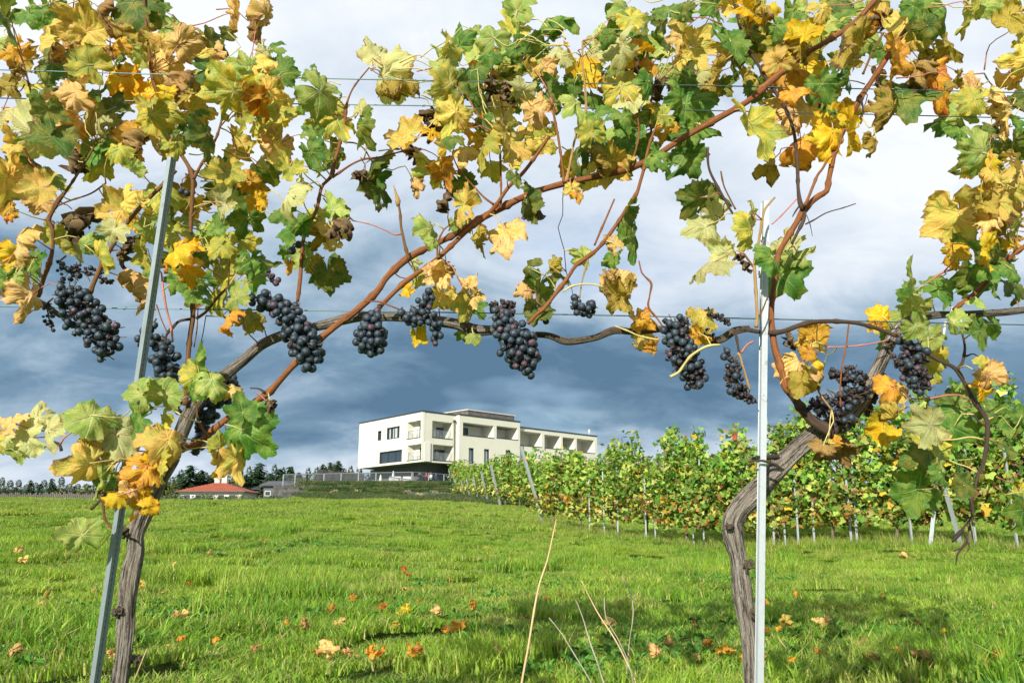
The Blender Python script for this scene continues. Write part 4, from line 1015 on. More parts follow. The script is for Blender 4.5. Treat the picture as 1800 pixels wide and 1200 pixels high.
stakes = [(1036, .8, 'thin stake nearest the leaning end post at the foot of the row'), (1060, 1.0, 'second thin stake from the leaning end post'), (1085, 1.1, 'pale stake below the right end of the white building'), (1133, .9, 'stake right of the white building at the foot of the row'), (1148, .8, 'greyish stake close beside its neighbour right of the white building'),
          (1215, .9, 'short stake left of the old bent trunk'), (1232, 1.3, 'tall pale stake left of the old bent trunk'), (1270, 1.2, 'stake touching the left edge of the old trunk'), (1355, 1.9, 'steel stake just behind the bright post'), (1372, 1.0, 'thin stake right of the bright post'), (1397, 1.1, 'second thin stake right of the bright post'), (1423, .8, 'short stake below the withered grapes'),
          (1488, 1.0, 'broad grey stake left of its white twin'), (1498, 1.2, 'bright white stake under the row middle right'), (1590, .8, 'slanting stake beside the crossed posts'), (1700, 1.0, 'thin stake behind the dangling dry shoot'), (1770, 1.0, 'thin stake at the far right')]
for k, (px, h_, lab) in enumerate(stakes):
    p = row_point(px, 0.25); lean = random.uniform(-.05, .05)
    o = steel_post('vine_stake', lab, 'stake', p-Vector((0, 0, .1)), p+Vector((lean, 0, h_+.5)), 0.035, 'stakes along the foot of the nearest row')
p = row_point(1606, .5); q = P(1658, 770, p.y-.2); steel_post('vineyard_post', 'broad galvanised post leaning right at the foot of the row', 'post', p-Vector((0, 0, .1)), q, 0.07, None)
p = row_point(1660, .5); q = P(1640, 790, p.y-.2); steel_post('vineyard_post', 'galvanised post crossing behind the one that leans right', 'post', p-Vector((0, 0, .1)), q, 0.05, None)
# wires of the nearest row
for zz, lab in ((0.8, 'lowest trellis wire of the vineyard row behind'), (1.35, 'middle trellis wire of the vineyard row behind'), (1.8, 'top trellis wire of the vineyard row behind')):
    m = MB(); a = E1+RD*0.0; 
    prev = None
    for k in range(14):
        q = E1+RD*(k*1.15 - 0.4); q = Vector((q.x, q.y, gz(q.x, q.y)+zz))
        if prev: m.bar(prev, q, 0.004, 4)
        prev = q
    tag(m.build('trellis_wire', WIRE), lab, 'wire', 'trellis wires of the row behind')
# rank grass at the foot of the row
pts = []; rots = []; scl = []; idx = []
for s in np.arange(-.6, 15.5, 0.3):
    for o_ in (-.55, -.25, .1, .5):
        p = E1+RD*s; x = p.x+random.uniform(-.15, .15)-0.0; y = p.y+o_+random.uniform(-.15, .15)
        pts.append((x, y, gz(x, y))); rots.append((0, 0, random.uniform(0, 6.28))); q = random.uniform(.8, 1.5); scl.append((.9, .9, 0.95*q)); idx.append(0)
rank = blade_patch('rank_tuft', 0.5, 260, 0.05, 0.20, 0.008, 41, 0.6, 0.30, 1.2)
scatter('rank_grass', pts, rots, scl, idx, [rank], label='tall rank grass at the foot of the vine row', cat='grass')
# ---------------------------------------------------------------- the vine row in front
RY = 1.70
def mk_vine(label, px, py=1240):
    p = P(px, py, RY); return thing('grapevine', label, 'grapevine', (p.x, RY, gz(p.x, RY)))
VL = mk_vine('old grapevine with a gnarled trunk beside the leaning left post, bearing dark grapes', 210)
VR = mk_vine('old grapevine with a bent trunk beside the bright right post, orange canes fanning upward', 1315)
VN = mk_vine('neighbouring grapevine whose grey arm enters at the left edge of the view', -900)

def bark_disp(seed, amp=0.22):
    def f(c, s, l, r):
        a = noise.noise(Vector((c*4.2+seed, s*4.2, l*4.5)))
        b = abs(noise.noise(Vector((c*10+seed, s*10, l*9+5))))*2-.4
        k = noise.noise(Vector((c*1.2+seed, s*1.2, l*14+9)))
        return amp*(abs(a)*1.6-0.35) + amp*0.35*b + amp*0.75*k
    return f
canes = []      # (points, vine) for petioles
def cane(vine, name, mat, data, dy=0.0, n=8, step=0.02, disp=None, dys=None, nodes=True, lab=None):
    """data: px py width ; dy: offset in depth"""
    WS = 0.78 if mat == 'W' else 0.86 if mat == 'w' else 0.72 if mat in 'rbd' else 0.8
    pts = []
    for k, d in enumerate(data):
        off = dy + (dys[k] if dys else 0)
        p = P(d[0], d[1], RY+off); pts.append((p, d[2]*0.5*ppm(p)*WS))
    if nodes and disp is None and len(pts) > 1:
        L_ = sum((pts[i+1][0]-pts[i][0]).length for i in range(len(pts)-1))
        sp = random.uniform(0.065, 0.085); ph = random.random()
        disp = lambda c, s, l, r: 0.38*math.exp(-(((l/sp+ph) % 1-0.5)*sp/0.005)**2) + 0.10*noise.noise(Vector((c, s, l*22+ph*50)))
        step = min(step, 0.006 if L_ < 0.8 else 0.009)
    me = tube_mesh(name, pts, CM[mat], step, n, disp)
    o = obj(name, me, vine, Matrix.Identity(4))
    if lab: o['label'] = lab
    for q, r_ in catmull(pts, 0.02): canes.append((q, vine))
    return o
# trunks and arms ---------------------------------------------------------
TL = [(206, 1330, 36), (208, 1250, 36), (211, 1200, 35), (217, 1150, 33), (222, 1100, 36), (224, 1060, 35), (230, 1010, 38), (238, 970, 36), (238, 940, 36), (250, 905, 40), (266, 868, 38), (282, 832, 38), (300, 800, 40), (318, 760, 34), (338, 718, 30), (362, 690, 24), (388, 665, 26), (425, 636, 22), (458, 608, 21), (496, 590, 20), (540, 578, 19), (573, 570, 22), (627, 557, 24), (667, 557, 20), (700, 557, 20), (760, 563, 22), (800, 569, 21), (835, 580, 24), (867, 580, 20)]
cane(VL, 'trunk', 'W', TL[:13], 0.0, 56, 0.004, bark_disp(1))
cane(VL, 'arm', 'W', TL[12:], 0.0, 36, 0.004, bark_disp(2, 0.2))
TL2 = [(860, 580, 18), (900, 588, 14), (960, 589, 13), (997, 600, 15), (1045, 594, 13), (1080, 581, 15), (1120, 584, 12), (1163, 578, 13), (1189, 581, 12), (1213, 591, 14), (1261, 598, 15), (1291, 582, 16), (1317, 577, 12)]
cane(VL, 'arm', 'w', TL2, 0.0, 20, 0.005, bark_disp(3, 0.13))
cane(VL, 'cane', 'd', [(1310, 578, 12), (1340, 584, 10), (1373, 583, 12), (1408, 571, 12), (1440, 565, 11), (1493, 566, 10), (1528, 573, 10), (1560, 584, 10), (1600, 602, 9), (1650, 633, 9), (1680, 648, 10), (1698, 678, 9), (1713, 705, 12), (1734, 738, 11), (1735, 770, 10), (1728, 816, 9), (1719, 834, 8), (1713, 860, 7), (1707, 879, 8), (1711, 900, 6), (1702, 918, 6), (1692, 930, 5), (1700, 950, 6), (1684, 972, 4), (1680, 993, 2)], -0.03)
cane(VL, 'twig', 'd', [(1700, 950, 5), (1704, 962, 3), (1698, 970, 1.5)], -0.03); cane(VL, 'twig', 'd', [(1700, 950, 4), (1690, 962, 4), (1676, 968, 3)], -0.03)
cane(VL, 'twig', 'k', [(1692, 930, 5), (1682, 942, 9), (1674, 952, 4)], -0.03)
cane(VL, 'twig', 'd', [(1682, 650, 8), (1692, 636, 7), (1696, 610, 6), (1691, 585, 5), (1688, 575, 4)], -0.03)
cane(VL, 'twig', 'd', [(1698, 626, 4), (1712, 622, 3), (1726, 633, 2)], -0.03)
TR = [(1326, 1340, 40), (1324, 1260, 38), (1322, 1200, 37), (1320, 1140, 38), (1314, 1090, 38), (1308, 1050, 40), (1302, 1010, 37), (1297, 975, 36), (1290, 945, 42), (1287, 915, 42), (1305, 887, 42), (1340, 852, 44), (1375, 815, 42), (1410, 782, 42), (1445, 757, 40), (1478, 745, 40), (1500, 725, 34), (1518, 700, 28), (1532, 670, 29), (1552, 630, 27), (1565, 600, 26), (1582, 575, 24), (1605, 561, 20), (1645, 554, 17), (1700, 552, 14), (1760, 549, 15), (1830, 543, 13), (1990, 540, 12)]
cane(VR, 'trunk', 'W', TR[:16], 0.03, 60, 0.004, bark_disp(4, 0.2))
cane(VR, 'arm', 'W', TR[15:], 0.03, 36, 0.004, bark_disp(5, 0.2))
# gnarls and stubs on the trunks
for v, px, py, r_ in ((VL, 206, 1075, 11), (VL, 238, 1158, 12), (VL, 216, 935, 12), (VR, 1316, 993, 12), (VR, 1328, 1078, 12), (VR, 1276, 925, 9), (VL, 388, 660, 10), (VL, 826, 578, 11), (VR, 1494, 742, 16), (VR, 1565, 604, 10)):
    p = P(px, py, RY-0.02+(0.02 if v is VR else 0)); s = r_*0.8*ppm(p); p.x += (0.006 if px < 1300 and v is VR else 0); bm = bmesh.new(); bmesh.ops.create_icosphere(bm, subdivisions=4, radius=s)
    for q in bm.verts: q.co *= 0.85+0.8*noise.noise(q.co*(1.6/s)+Vector((px, py, 0)))
    me = bpy.data.meshes.new('knot'); bm.to_mesh(me); bm.free(); me.materials.append(BARK2); me.polygons.foreach_set('use_smooth', [True]*len(me.polygons))
    u = me.uv_layers.new(name='UVMap')
    for lp in me.loops: c_ = me.vertices[lp.vertex_index].co; u.data[lp.index].uv = (c_.x/s*.4, c_.z*3)
    obj('knot', me, v, Matrix.Translation(p))
cane(VN, 'arm', 'w', [(-300, 512, 14), (-120, 510, 13), (0, 514, 13), (27, 518, 11), (55, 524, 11), (80, 537, 12), (107, 556, 9)], 0.03, 20, 0.006, bark_disp(6, .15))
cane(VN, 'arm', 'w', [(-300, 512, 26), (-500, 600, 34), (-700, 760, 40), (-880, 900, 44), (-905, 1100, 46), (-905, 1290, 46)], 0.03, 20, 0.02, bark_disp(7, .15))
# big canes ---------------------------------------------------------------
cane(VL, 'cane', 'r', [(290, 793, 20), (347, 779, 17), (381, 750, 15), (413, 727, 17), (437, 713, 15), (469, 692, 18), (482, 680, 16), (515, 642, 15), (549, 607, 17), (590, 573, 16), (627, 545, 17), (663, 512, 16), (680, 487, 15), (715, 455, 19), (755, 434, 14), (797, 413, 15), (835, 390, 16), (880, 366, 18), (935, 340, 15), (990, 323, 16), (1050, 310, 14), (1100, 298, 17), (1145, 279, 15), (1200, 243, 14), (1250, 215, 16), (1310, 181, 14), (1345, 152, 18), (1400, 105, 14), (1455, 72, 13), (1500, 42, 13), (1530, 10, 12), (1565, -30, 12), (1620, -90, 11)], -0.03, 14)
cane(VL, 'cane', 'r', [(666, 540, 11), (700, 507, 11), (713, 495, 13), (745, 472, 10), (772, 452, 12), (813, 413, 11), (835, 395, 11), (848, 385, 13), (870, 363, 10), (893, 330, 9), (920, 303, 9), (945, 270, 8), (965, 240, 7)], -0.055, 12)
cane(VL, 'cane', 'b', [(326, 712, 15), (327, 690, 13), (328, 665, 12), (331, 625, 11), (334, 590, 11), (339, 557, 12), (337, 525, 10), (331, 490, 11), (333, 450, 10), (335, 400, 10), (338, 350, 9), (339, 312, 12), (330, 290, 9), (317, 269, 9), (301, 238, 8), (285, 190, 8), (268, 140, 7), (262, 90, 6), (255, 20, 6), (250, -40, 6)], -0.02, 10)
cane(VL, 'cane', 'b', [(340, 315, 9), (350, 296, 7), (362, 275, 6), (381, 240, 6), (395, 192, 5), (408, 165, 4)], -0.05)
cane(VL, 'cane', 'b', [(157, 516, 12), (168, 490, 11), (184, 455, 12), (200, 428, 10), (213, 405, 11), (240, 372, 9), (256, 354, 10), (275, 336, 8), (291, 320, 8), (310, 300, 7)], -0.06, 10)
cane(VN, 'cane', 'b', [(66, 522, 12), (78, 485, 11), (84, 470, 12), (92, 440, 9), (92, 405, 9), (85, 388, 12), (94, 368, 9), (103, 352, 12), (118, 333, 7), (131, 314, 6), (150, 285, 5), (170, 250, 4)], 0.0, 10)
cane(VN, 'cane', 'b', [(96, 345, 6), (90, 330, 4), (80, 310, 3)], 0.0); cane(VN, 'cane', 'b', [(103, 361, 5), (125, 352, 4), (160, 340, 4), (186, 322, 4)], -0.02)
cane(VL, 'cane', 'b', [(40, 108, 5), (50, 145, 5), (59, 182, 5)], -0.02)
cane(VL, 'cane', 'r', [(120, -40, 9), (140, 0, 8), (157, 22, 8), (170, 42, 7), (178, 80, 6)], -0.04)
cane(VL, 'cane', 'd', [(341, 560, 8), (316, 564, 7), (304, 575, 8), (293, 588, 6), (290, 605, 5)], -0.02)
cane(VL, 'cane', 'b', [(345, 560, 8), (362, 548, 7), (373, 533, 8), (390, 515, 6), (402, 502, 5)], -0.02)
cane(VL, 'cane', 'p', [(284, 480, 4), (287, 510, 5), (293, 545, 5), (300, 572, 5), (304, 600, 4)], -0.05)
cane(VL, 'twig', 'r', [(275, 535, 3), (284, 562, 3), (293, 582, 3)], -0.05)
cane(VL, 'cane', 'b', [(348, 540, 3), (346, 580, 3), (341, 610, 3)], 0.02); cane(VL, 'twig', 'k', [(362, 555, 2), (356, 590, 2), (349, 618, 2)], 0.02)
cane(VL, 'cane', 'r', [(523, 530, 8), (528, 487, 10), (530, 455, 8), (533, 423, 9), (541, 400, 8), (549, 383, 10), (557, 367, 8), (565, 330, 8), (575, 318, 8), (583, 308, 10), (588, 285, 8), (594, 265, 8), (600, 240, 7), (606, 215, 7), (608, 192, 8), (613, 172, 4.5), (624, 150, 4), (649, 119, 3.5)], -0.03, 10)
cane(VL, 'cane', 'r', [(584, 312, 7), (600, 301, 6), (620, 288, 5), (640, 280, 5), (669, 276, 4.5), (707, 266, 4)], -0.05)
cane(VL, 'twig', 'b', [(604, 250, 4), (625, 252, 4), (640, 262, 3.5), (651, 279, 3)], -0.02)
cane(VL, 'cane', 'b', [(719, 456, 9), (713, 436, 7), (709, 418, 7), (705, 398, 6), (703, 372, 6), (699, 354, 5)], -0.05)
cane(VL, 'twig', 't', [(700, 362, 8), (699, 350, 9), (696, 340, 5), (692, 326, 2)], -0.05)
cane(VL, 'twig', 'p', [(706, 411, 5), (693, 412, 3), (676, 404, 3), (650, 394, 2.6), (621, 388, 2.4)], -0.05)
cane(VL, 'twig', 'r', [(867, 359, 6), (850, 346, 5), (830, 325, 4), (808, 301, 4)], -0.06)
cane(VL, 'cane', 'r', [(880, 366, 7), (881, 340, 5), (880, 298, 5), (878, 240, 4)], -0.05)
cane(VL, 'twig', 'r', [(769, 452, 5), (769, 429, 5), (774, 415, 4), (781, 403, 4), (790, 396, 3)], -0.05)
cane(VL, 'twig', 'r', [(640, 530, 3), (665, 530, 4), (690, 539, 4), (718, 550, 4), (736, 556, 5)], -0.07)
cane(VL, 'cane', 'r', [(992, 322, 8), (989, 295, 6), (981, 240, 6), (975, 210, 6), (973, 189, 5)], -0.045)
cane(VL, 'cane', 't', [(995, 320, 9), (1000, 298, 6), (1004, 278, 5), (1012, 240, 5), (1029, 200, 6), (1029, 160, 5), (1024, 115, 4), (1024, 72, 4)], -0.06)
cane(VL, 'cane', 'r', [(1109, 290, 5), (1118, 262, 5), (1123, 235, 5), (1120, 195, 3)], -0.05)
cane(VL, 'cane', 'r', [(1144, 280, 5), (1146, 240, 5), (1142, 200, 5), (1150, 150, 4)], 0.02)
cane(VL, 'cane', 'r', [(928, 569, 9), (944, 552, 9), (957, 541, 10), (972, 522, 9), (987, 503, 11), (1000, 485, 9), (1013, 466, 9), (1035, 450, 11), (1050, 438, 8), (1063, 423, 9), (1080, 400, 9), (1093, 380, 8), (1101, 367, 9), (1112, 350, 8), (1120, 338, 8), (1126, 318, 8), (1131, 300, 8), (1140, 260, 7), (1150, 230, 6)], -0.06, 10)
cane(VL, 'cane', 'r', [(1045, 431, 5), (1056, 405, 5), (1068, 378, 4.5), (1080, 350, 4)], -0.06)
cane(VL, 'twig', 't', [(1034, 455, 4), (1028, 475, 4), (1022, 500, 3), (1019, 524, 3)], -0.06)
cane(VL, 'tendril', 'k', [(991, 330, 3), (989, 350, 2), (989, 378, 2), (981, 400, 2), (986, 420, 2), (992, 440, 2), (995, 477, 2), (1003, 500, 1.6), (1008, 520, 1.4)], -0.03, 5, nodes=False)
cane(VL, 'twig', 'y', [(990, 512, 4), (1003, 504, 4), (1013, 501, 4), (1030, 499, 3.5), (1050, 501, 3.5), (1069, 507, 3)], -0.07)
cane(VL, 'twig', 'r', [(1123, 458, 3), (1128, 479, 4), (1136, 488, 4), (1145, 499, 6), (1142, 520, 4), (1140, 540, 6), (1157, 562, 4), (1176, 590, 4)], -0.06)
cane(VL, 'twig', 'y', [(1081, 573, 3), (1105, 582, 4), (1120, 589, 4), (1140, 594, 4), (1158, 597, 3)], -0.09)
cane(VL, 'twig', 'y', [(1266, 606, 5), (1250, 607, 6), (1235, 612, 6), (1215, 625, 6), (1203, 640, 6), (1193, 654, 7), (1178, 662, 7)], -0.11)
cane(VL, 'twig', 't', [(1296, 620, 7), (1300, 624, 7), (1305, 640, 5), (1311, 660, 5), (1318, 686, 5)], -0.07)
cane(VL, 'twig', 'd', [(1293, 584, 6), (1298, 612, 6), (1299, 622, 7)], -0.05); cane(VL, 'twig', 'p', [(1325, 600, 4), (1313, 606, 4), (1303, 620, 5)], -0.05)
cane(VR, 'cane', 'd', [(1243, 262, 7), (1246, 295, 6), (1258, 322, 7), (1268, 340, 6), (1278, 358, 6), (1288, 376, 6)], -0.02)
cane(VR, 'twig', 'b', [(1267, 301, 4), (1272, 325, 4), (1281, 345, 4), (1293, 368, 4)], -0.02)
cane(VR, 'cane', 't', [(1329, 575, 7), (1331, 560, 7), (1329, 520, 7), (1327, 485, 7), (1326, 465, 7), (1331, 440, 6), (1337, 405, 6), (1343, 372, 5), (1352, 358, 5), (1362, 347, 4)], -0.09)
cane(VR, 'cane', 'b', [(1331, 560, 5), (1340, 545, 4), (1349, 522, 3)], -0.09)
cane(VR, 'cane', 'b', [(1325, 470, 6), (1316, 458, 6), (1308, 446, 5)], -0.07)
cane(VR, 'cane', 'd', [(1470, 758, 34), (1450, 752, 32), (1427, 738, 26), (1408, 716, 22), (1395, 697, 20), (1383, 682, 21)], -0.015, 14)
cane(VR, 'cane', 'r', [(1390, 690, 18), (1381, 680, 20), (1376, 660, 17), (1370, 638, 19), (1362, 612, 17), (1358, 585, 15), (1356, 560, 14), (1357, 530, 13), (1362, 490, 13), (1368, 448, 13), (1378, 428, 13), (1389, 410, 14), (1402, 388, 14), (1412, 371, 18), (1425, 356, 14), (1440, 344, 15), (1453, 336, 13), (1457, 315, 12), (1462, 290, 13), (1467, 265, 13), (1485, 225, 12), (1512, 173, 13), (1532, 143, 12), (1549, 117, 13), (1580, 70, 12), (1613, 24, 12), (1640, -15, 11), (1690, -80, 10)], -0.02, 14)
cane(VR, 'cane', 'd', [(1412, 368, 14), (1406, 355, 12), (1403, 330, 8), (1402, 300, 9), (1400, 270, 8), (1395, 230, 8), (1380, 190, 8), (1352, 145, 9), (1335, 118, 7), (1318, 92, 8), (1308, 70, 7), (1301, 48, 7), (1290, 0, 6), (1285, -40, 6)], -0.03, 10)
cane(VR, 'cane', 'r', [(1414, 362, 10), (1420, 350, 7), (1430, 325, 7), (1437, 308, 6), (1446, 296, 6), (1455, 280, 6)], -0.045)
cane(VR, 'cane', 'd', [(1392, 428, 7), (1402, 408, 7), (1412, 388, 9), (1415, 372, 8)], -0.03)
cane(VR, 'twig', 'd', [(1416, 394, 4), (1430, 387, 3.5), (1453, 374, 3), (1480, 366, 2.6), (1504, 358, 2.4)], -0.03)
cane(VR, 'twig', 'p', [(1357, 394, 3), (1375, 377, 3), (1400, 350, 3)], -0.03)
cane(VR, 'twig', 'd', [(1418, 378, 2), (1424, 395, 2), (1428, 415, 1.5)], -0.03); cane(VR, 'twig', 'd', [(1405, 362, 4), (1398, 372, 4), (1393, 381, 2)], -0.03)
cane(VR, 'cane', 'd', [(1482, 80, 7), (1474, 105, 6), (1464, 128, 7), (1452, 155, 6), (1443, 176, 8), (1440, 190, 6)], -0.06)
cane(VR, 'cane', 'b', [(1517, 130, 5), (1530, 100, 5), (1540, 80, 5), (1553, 58, 5)], -0.06)
cane(VR, 'twig', 'k', [(1512, 174, 7), (1517, 190, 4), (1516, 207, 2)], -0.04)
cane(VR, 'cane', 'r', [(1677, 544, 11), (1698, 527, 9), (1720, 510, 12), (1738, 490, 9), (1755, 470, 11), (1780, 448, 9), (1800, 434, 11), (1850, 400, 10), (1950, 330, 9)], 0.0, 12)
cane(VR, 'twig', 'p', [(1619, 505, 2.5), (1640, 490, 3), (1659, 478, 5), (1690, 471, 3), (1732, 465, 3)], -0.02)
cane(VR, 'twig', 'd', [(1730, 129, 3), (1738, 143, 3), (1752, 158, 3)], 0.0)
cane(VR, 'cane', 'b', [(1756, 160, 5), (1780, 185, 5), (1810, 200, 5)], 0.0)
cane(VR, 'twig', 'r', [(1478, 715, 4), (1477, 680, 4), (1480, 645, 4), (1487, 610, 4), (1492, 570, 4)], -0.05)
cane(VR, 'twig', 't', [(1462, 720, 4), (1448, 702, 4), (1440, 690, 4), (1433, 672, 3)], -0.08)
cane(VR, 'twig', 'p', [(1453, 610, 3), (1490, 609, 3), (1525, 605, 3), (1560, 598, 3)], -0.03)
cane(VR, 'cane', 'r', [(300, 0, 3), (301, 1, 3)], 3.0) if False else None
cane(VL, 'cane', 'd', [(1735, 750, 5), (1722, 742, 4), (1712, 728, 3)], -0.03)
cane(VL, 'twig', 'y', [(1728, 772, 4), (1705, 768, 4), (1680, 772, 4), (1655, 773, 4)], -0.05)
cane(VL, 'twig', 'p', [(1698, 700, 4), (1685, 694, 4), (1660, 695, 3.5), (1630, 701, 3), (1598, 700, 3)], -0.03)
cane(VL, 'twig', 'y', [(1717, 830, 3), (1700, 820, 3), (1683, 815, 3), (1668, 808, 3)], -0.05)
cane(VL, 'twig', 'y', [(1708, 875, 3), (1695, 872, 3), (1672, 872, 3), (1655, 868, 3)], -0.05)
# shoot low on the left trunk
cane(VL, 'cane', 'b', [(215, 935, 7), (195, 926, 6), (184, 910, 7), (182, 890, 6), (178, 875, 7), (170, 852, 6), (160, 840, 6), (148, 832, 4)], -0.05)
cane(VL, 'cane', 'd', [(160, 895, 6), (175, 880, 6), (190, 862, 7), (203, 845, 9), (214, 838, 10)], -0.04)
cane(VL, 'cane', 'd', [(108, 792, 8), (104, 780, 7), (93, 778, 6), (90, 785, 3)], -0.04); cane(VL, 'twig', 'p', [(106, 780, 5), (112, 770, 4), (125, 760, 3), (137, 752, 3)], -0.05)
cane(VL, 'twig', 'd', [(204, 843, 9), (240, 842, 6), (270, 841, 5), (286, 838, 4)], -0.05, lab='dark tie twig')
cane(VL, 'cane', 'b', [(388, 783, 8), (370, 770, 7), (355, 752, 6), (347, 735, 6), (345, 715, 5), (335, 690, 4), (337, 668, 4)], -0.08)
cane(VL, 'twig', 'y', [(350, 742, 4), (330, 735, 3), (312, 725, 3), (296, 714, 2.5)], -0.09); cane(VL, 'twig', 'y', [(384, 783, 4), (360, 775, 3), (335, 772, 3), (308, 767, 2.5)], -0.09)
cane(VL, 'twig', 'y', [(384, 787, 4), (360, 786, 3), (330, 790, 3), (290, 800, 3)], -0.10)
cane(VL, 'twig', 'y', [(345, 706, 4), (358, 695, 4), (366, 680, 3.5), (368, 664, 3)], -0.09)
cane(VL, 'twig', 'd', [(466, 690, 8), (455, 683, 4), (440, 682, 3)], -0.05)
# tie and clip pieces
cane(VR, 'tie', 'd', [(1316, 811, 4), (1335, 809, 5), (1352, 812, 7), (1368, 818, 4), (1378, 826, 4)], -0.055, lab='dark twisted tie round the bright post')
tie = thing('string_tie', 'pale string knotted round the grey vine arm and the lowest wire at the right', 'string', P(1680, 555, RY))
def free_tube(name, pts, mat, parent=None, n=6, step=0.006):
    o = obj(name, tube_mesh(name, pts, mat, step, n), parent, Matrix.Identity(4)); return o
STR = flat('pale_string', (0.62, 0.62, 0.52), 0.9)
def pxs(data, dy): return [(P(a, b, RY+dy), c*0.5*ppm(P(a, b, RY+dy))) for a, b, c in data]
free_tube('loop', pxs([(1672, 543, 3), (1671, 560, 3), (1676, 572, 3), (1686, 560, 3), (1682, 545, 3), (1672, 540, 3)], 0.015), STR, tie)
free_tube('loop', pxs([(1674, 541, 3), (1684, 549, 3), (1690, 565, 3), (1697, 577, 3), (1692, 590, 2)], 0.012), STR, tie)
free_tube('loop', pxs([(1662, 566, 4), (1660, 580, 5), (1659, 592, 3)], 0.012), STR, tie)

# posts and wires ------------------------------------------------------------
def profile_post(label, base, top, w, mat, rot=0.0):
    """rolled steel vineyard post: C channel with a folded rib, flanges and hook notches"""
    base = Vector(base); top = Vector(top); d = top-base; L_ = d.length; q = d.to_track_quat('Z', 'Y').to_matrix().to_4x4()
    M = Matrix.Translation(base) @ q @ Matrix.Rotation(rot, 4, 'Z')
    t = 0.0022; h = w*0.62
    # outline of the open section, drawn as a thick polyline
    line = [(-w*.30, h), (-w*.5, h*.86), (-w*.5, 0), (-w*.16, 0), (-w*.07, h*.16), (w*.07, h*.16), (w*.16, 0), (w*.5, 0), (w*.5, h*.86), (w*.30, h)]
    m = MB()
    def off(k, s):
        a = Vector(line[max(0, k-1)]); b = Vector(line[min(len(line)-1, k+1)]); e = (b-a).normalized(); return Vector(line[k])+Vector((-e.y, e.x))*s*t
    N_ = len(line); outer = [off(k, -.5) for k in range(N_)]; inner = [off(k, .5) for k in range(N_)]
    ring = outer+inner[::-1]; n_ = len(ring)
    for z_ in (0, L_): m.V += [(p.x, p.y, z_) for p in ring]
    for k in range(n_): k2 = (k+1) % n_; m.F.append((k, k2, n_+k2, n_+k)); m.I.append(0)
    for z0 in (0, n_):
        for k in range(N_-1): f = (z0+k, z0+k+1, z0+n_-2-k, z0+n_-1-k); m.F.append(f if z0 else f[::-1]); m.I.append(0)
    o = m.build('vineyard_post', mat, None, M); tag(o, label, 'post')
    hk = MB(); k = 0.10
    while k < L_-0.03:
        for s_ in (-1, 1): hk.box(s_*w*.5-0.0012, s_*w*.5+0.0022*(1 if s_ > 0 else 1), h*.28, h*.55, k, k+0.009)
        k += 0.055
    tag(hk.build('hook', mat, o, M), kind='stuff')
    sl = MB(); k = 0.05
    while k < L_-0.02: sl.box(-w*.035, w*.035, h*.16-t*.5-.0006, h*.16-t*.5+.0004, k, k+.006); k += 0.011 if L_ < 9 else .02
    tag(sl.build('slot', DARKT, o, M), kind='stuff')
    return o
def down(a, b, k): return a+(a-b)*k
b_, t_ = P(170, 1200, RY-0.10), P(305, 278, RY-0.13); b_ = b_-(t_-b_)*0.30
lp = profile_post('greenish grey steel post leaning right beside the left gnarled trunk', b_, t_, 0.0160, GALVG, 0.25)
b_, t_ = P(1340, 1200, RY-0.03), P(1350, 356, RY-0.03); b_ = b_-(t_-b_)*0.35
rp = profile_post('bright upright galvanised steel post in front of the right bent trunk', b_, t_, 0.0205, GALV, -0.1)
m = MB(); c_ = P(1348, 804, RY-0.03); m.bar(c_+Vector((-.022, -.006, 0)), c_+Vector((.022, -.006, .002)), 0.004, 6); m.bar(c_+Vector((-.022, .02, 0)), c_+Vector((.022, .02, .002)), 0.004, 6); m.bar(c_+Vector((-.022, -.006, 0)), c_+Vector((-.022, .02, 0)), 0.004, 6); m.bar(c_+Vector((.022, -.006, 0)), c_+Vector((.022, .02, 0)), 0.004, 6)
m.build('wire_band', BLACKW, rp, Matrix.Identity(4))
for k, (ya, yb, yo, lab) in enumerate(((123, 165, -0.035, 'topmost green grey trellis wire of the front row'), (171, 208, 0.035, 'second trellis wire, just below the topmost of the front row'), (537, 569, 0.0, 'lowest trellis wire of the front row, running beside the grey arms'))):
    pts = []
    for px in range(-500, 2301, 140):
        y_ = ya+(yb-ya)*px/1800+2*math.sin(px*0.003+k); p = P(px, y_, RY+yo); pts.append((p, 0.00135))
    o = obj('trellis_wire', tube_mesh('trellis_wire', pts, WIRE, 0.05, 6), None, Matrix.Identity(4)); tag(o, lab, 'wire')
    m = MB()
    for px in ((220, 745, 1610) if k == 2 else (745, 1395, 1745)):
        c_ = P(px, ya+(yb-ya)*px/1800+2*math.sin(px*0.003+k), RY+yo)
        for q in range(3): m.bar(c_+Vector((q*.0022-.003, -.002, -.003)), c_+Vector((q*.0022-.001, .002, .003)), 0.0011, 5)
    m.build('wire_twist', WIRE, o, Matrix.Identity(4))

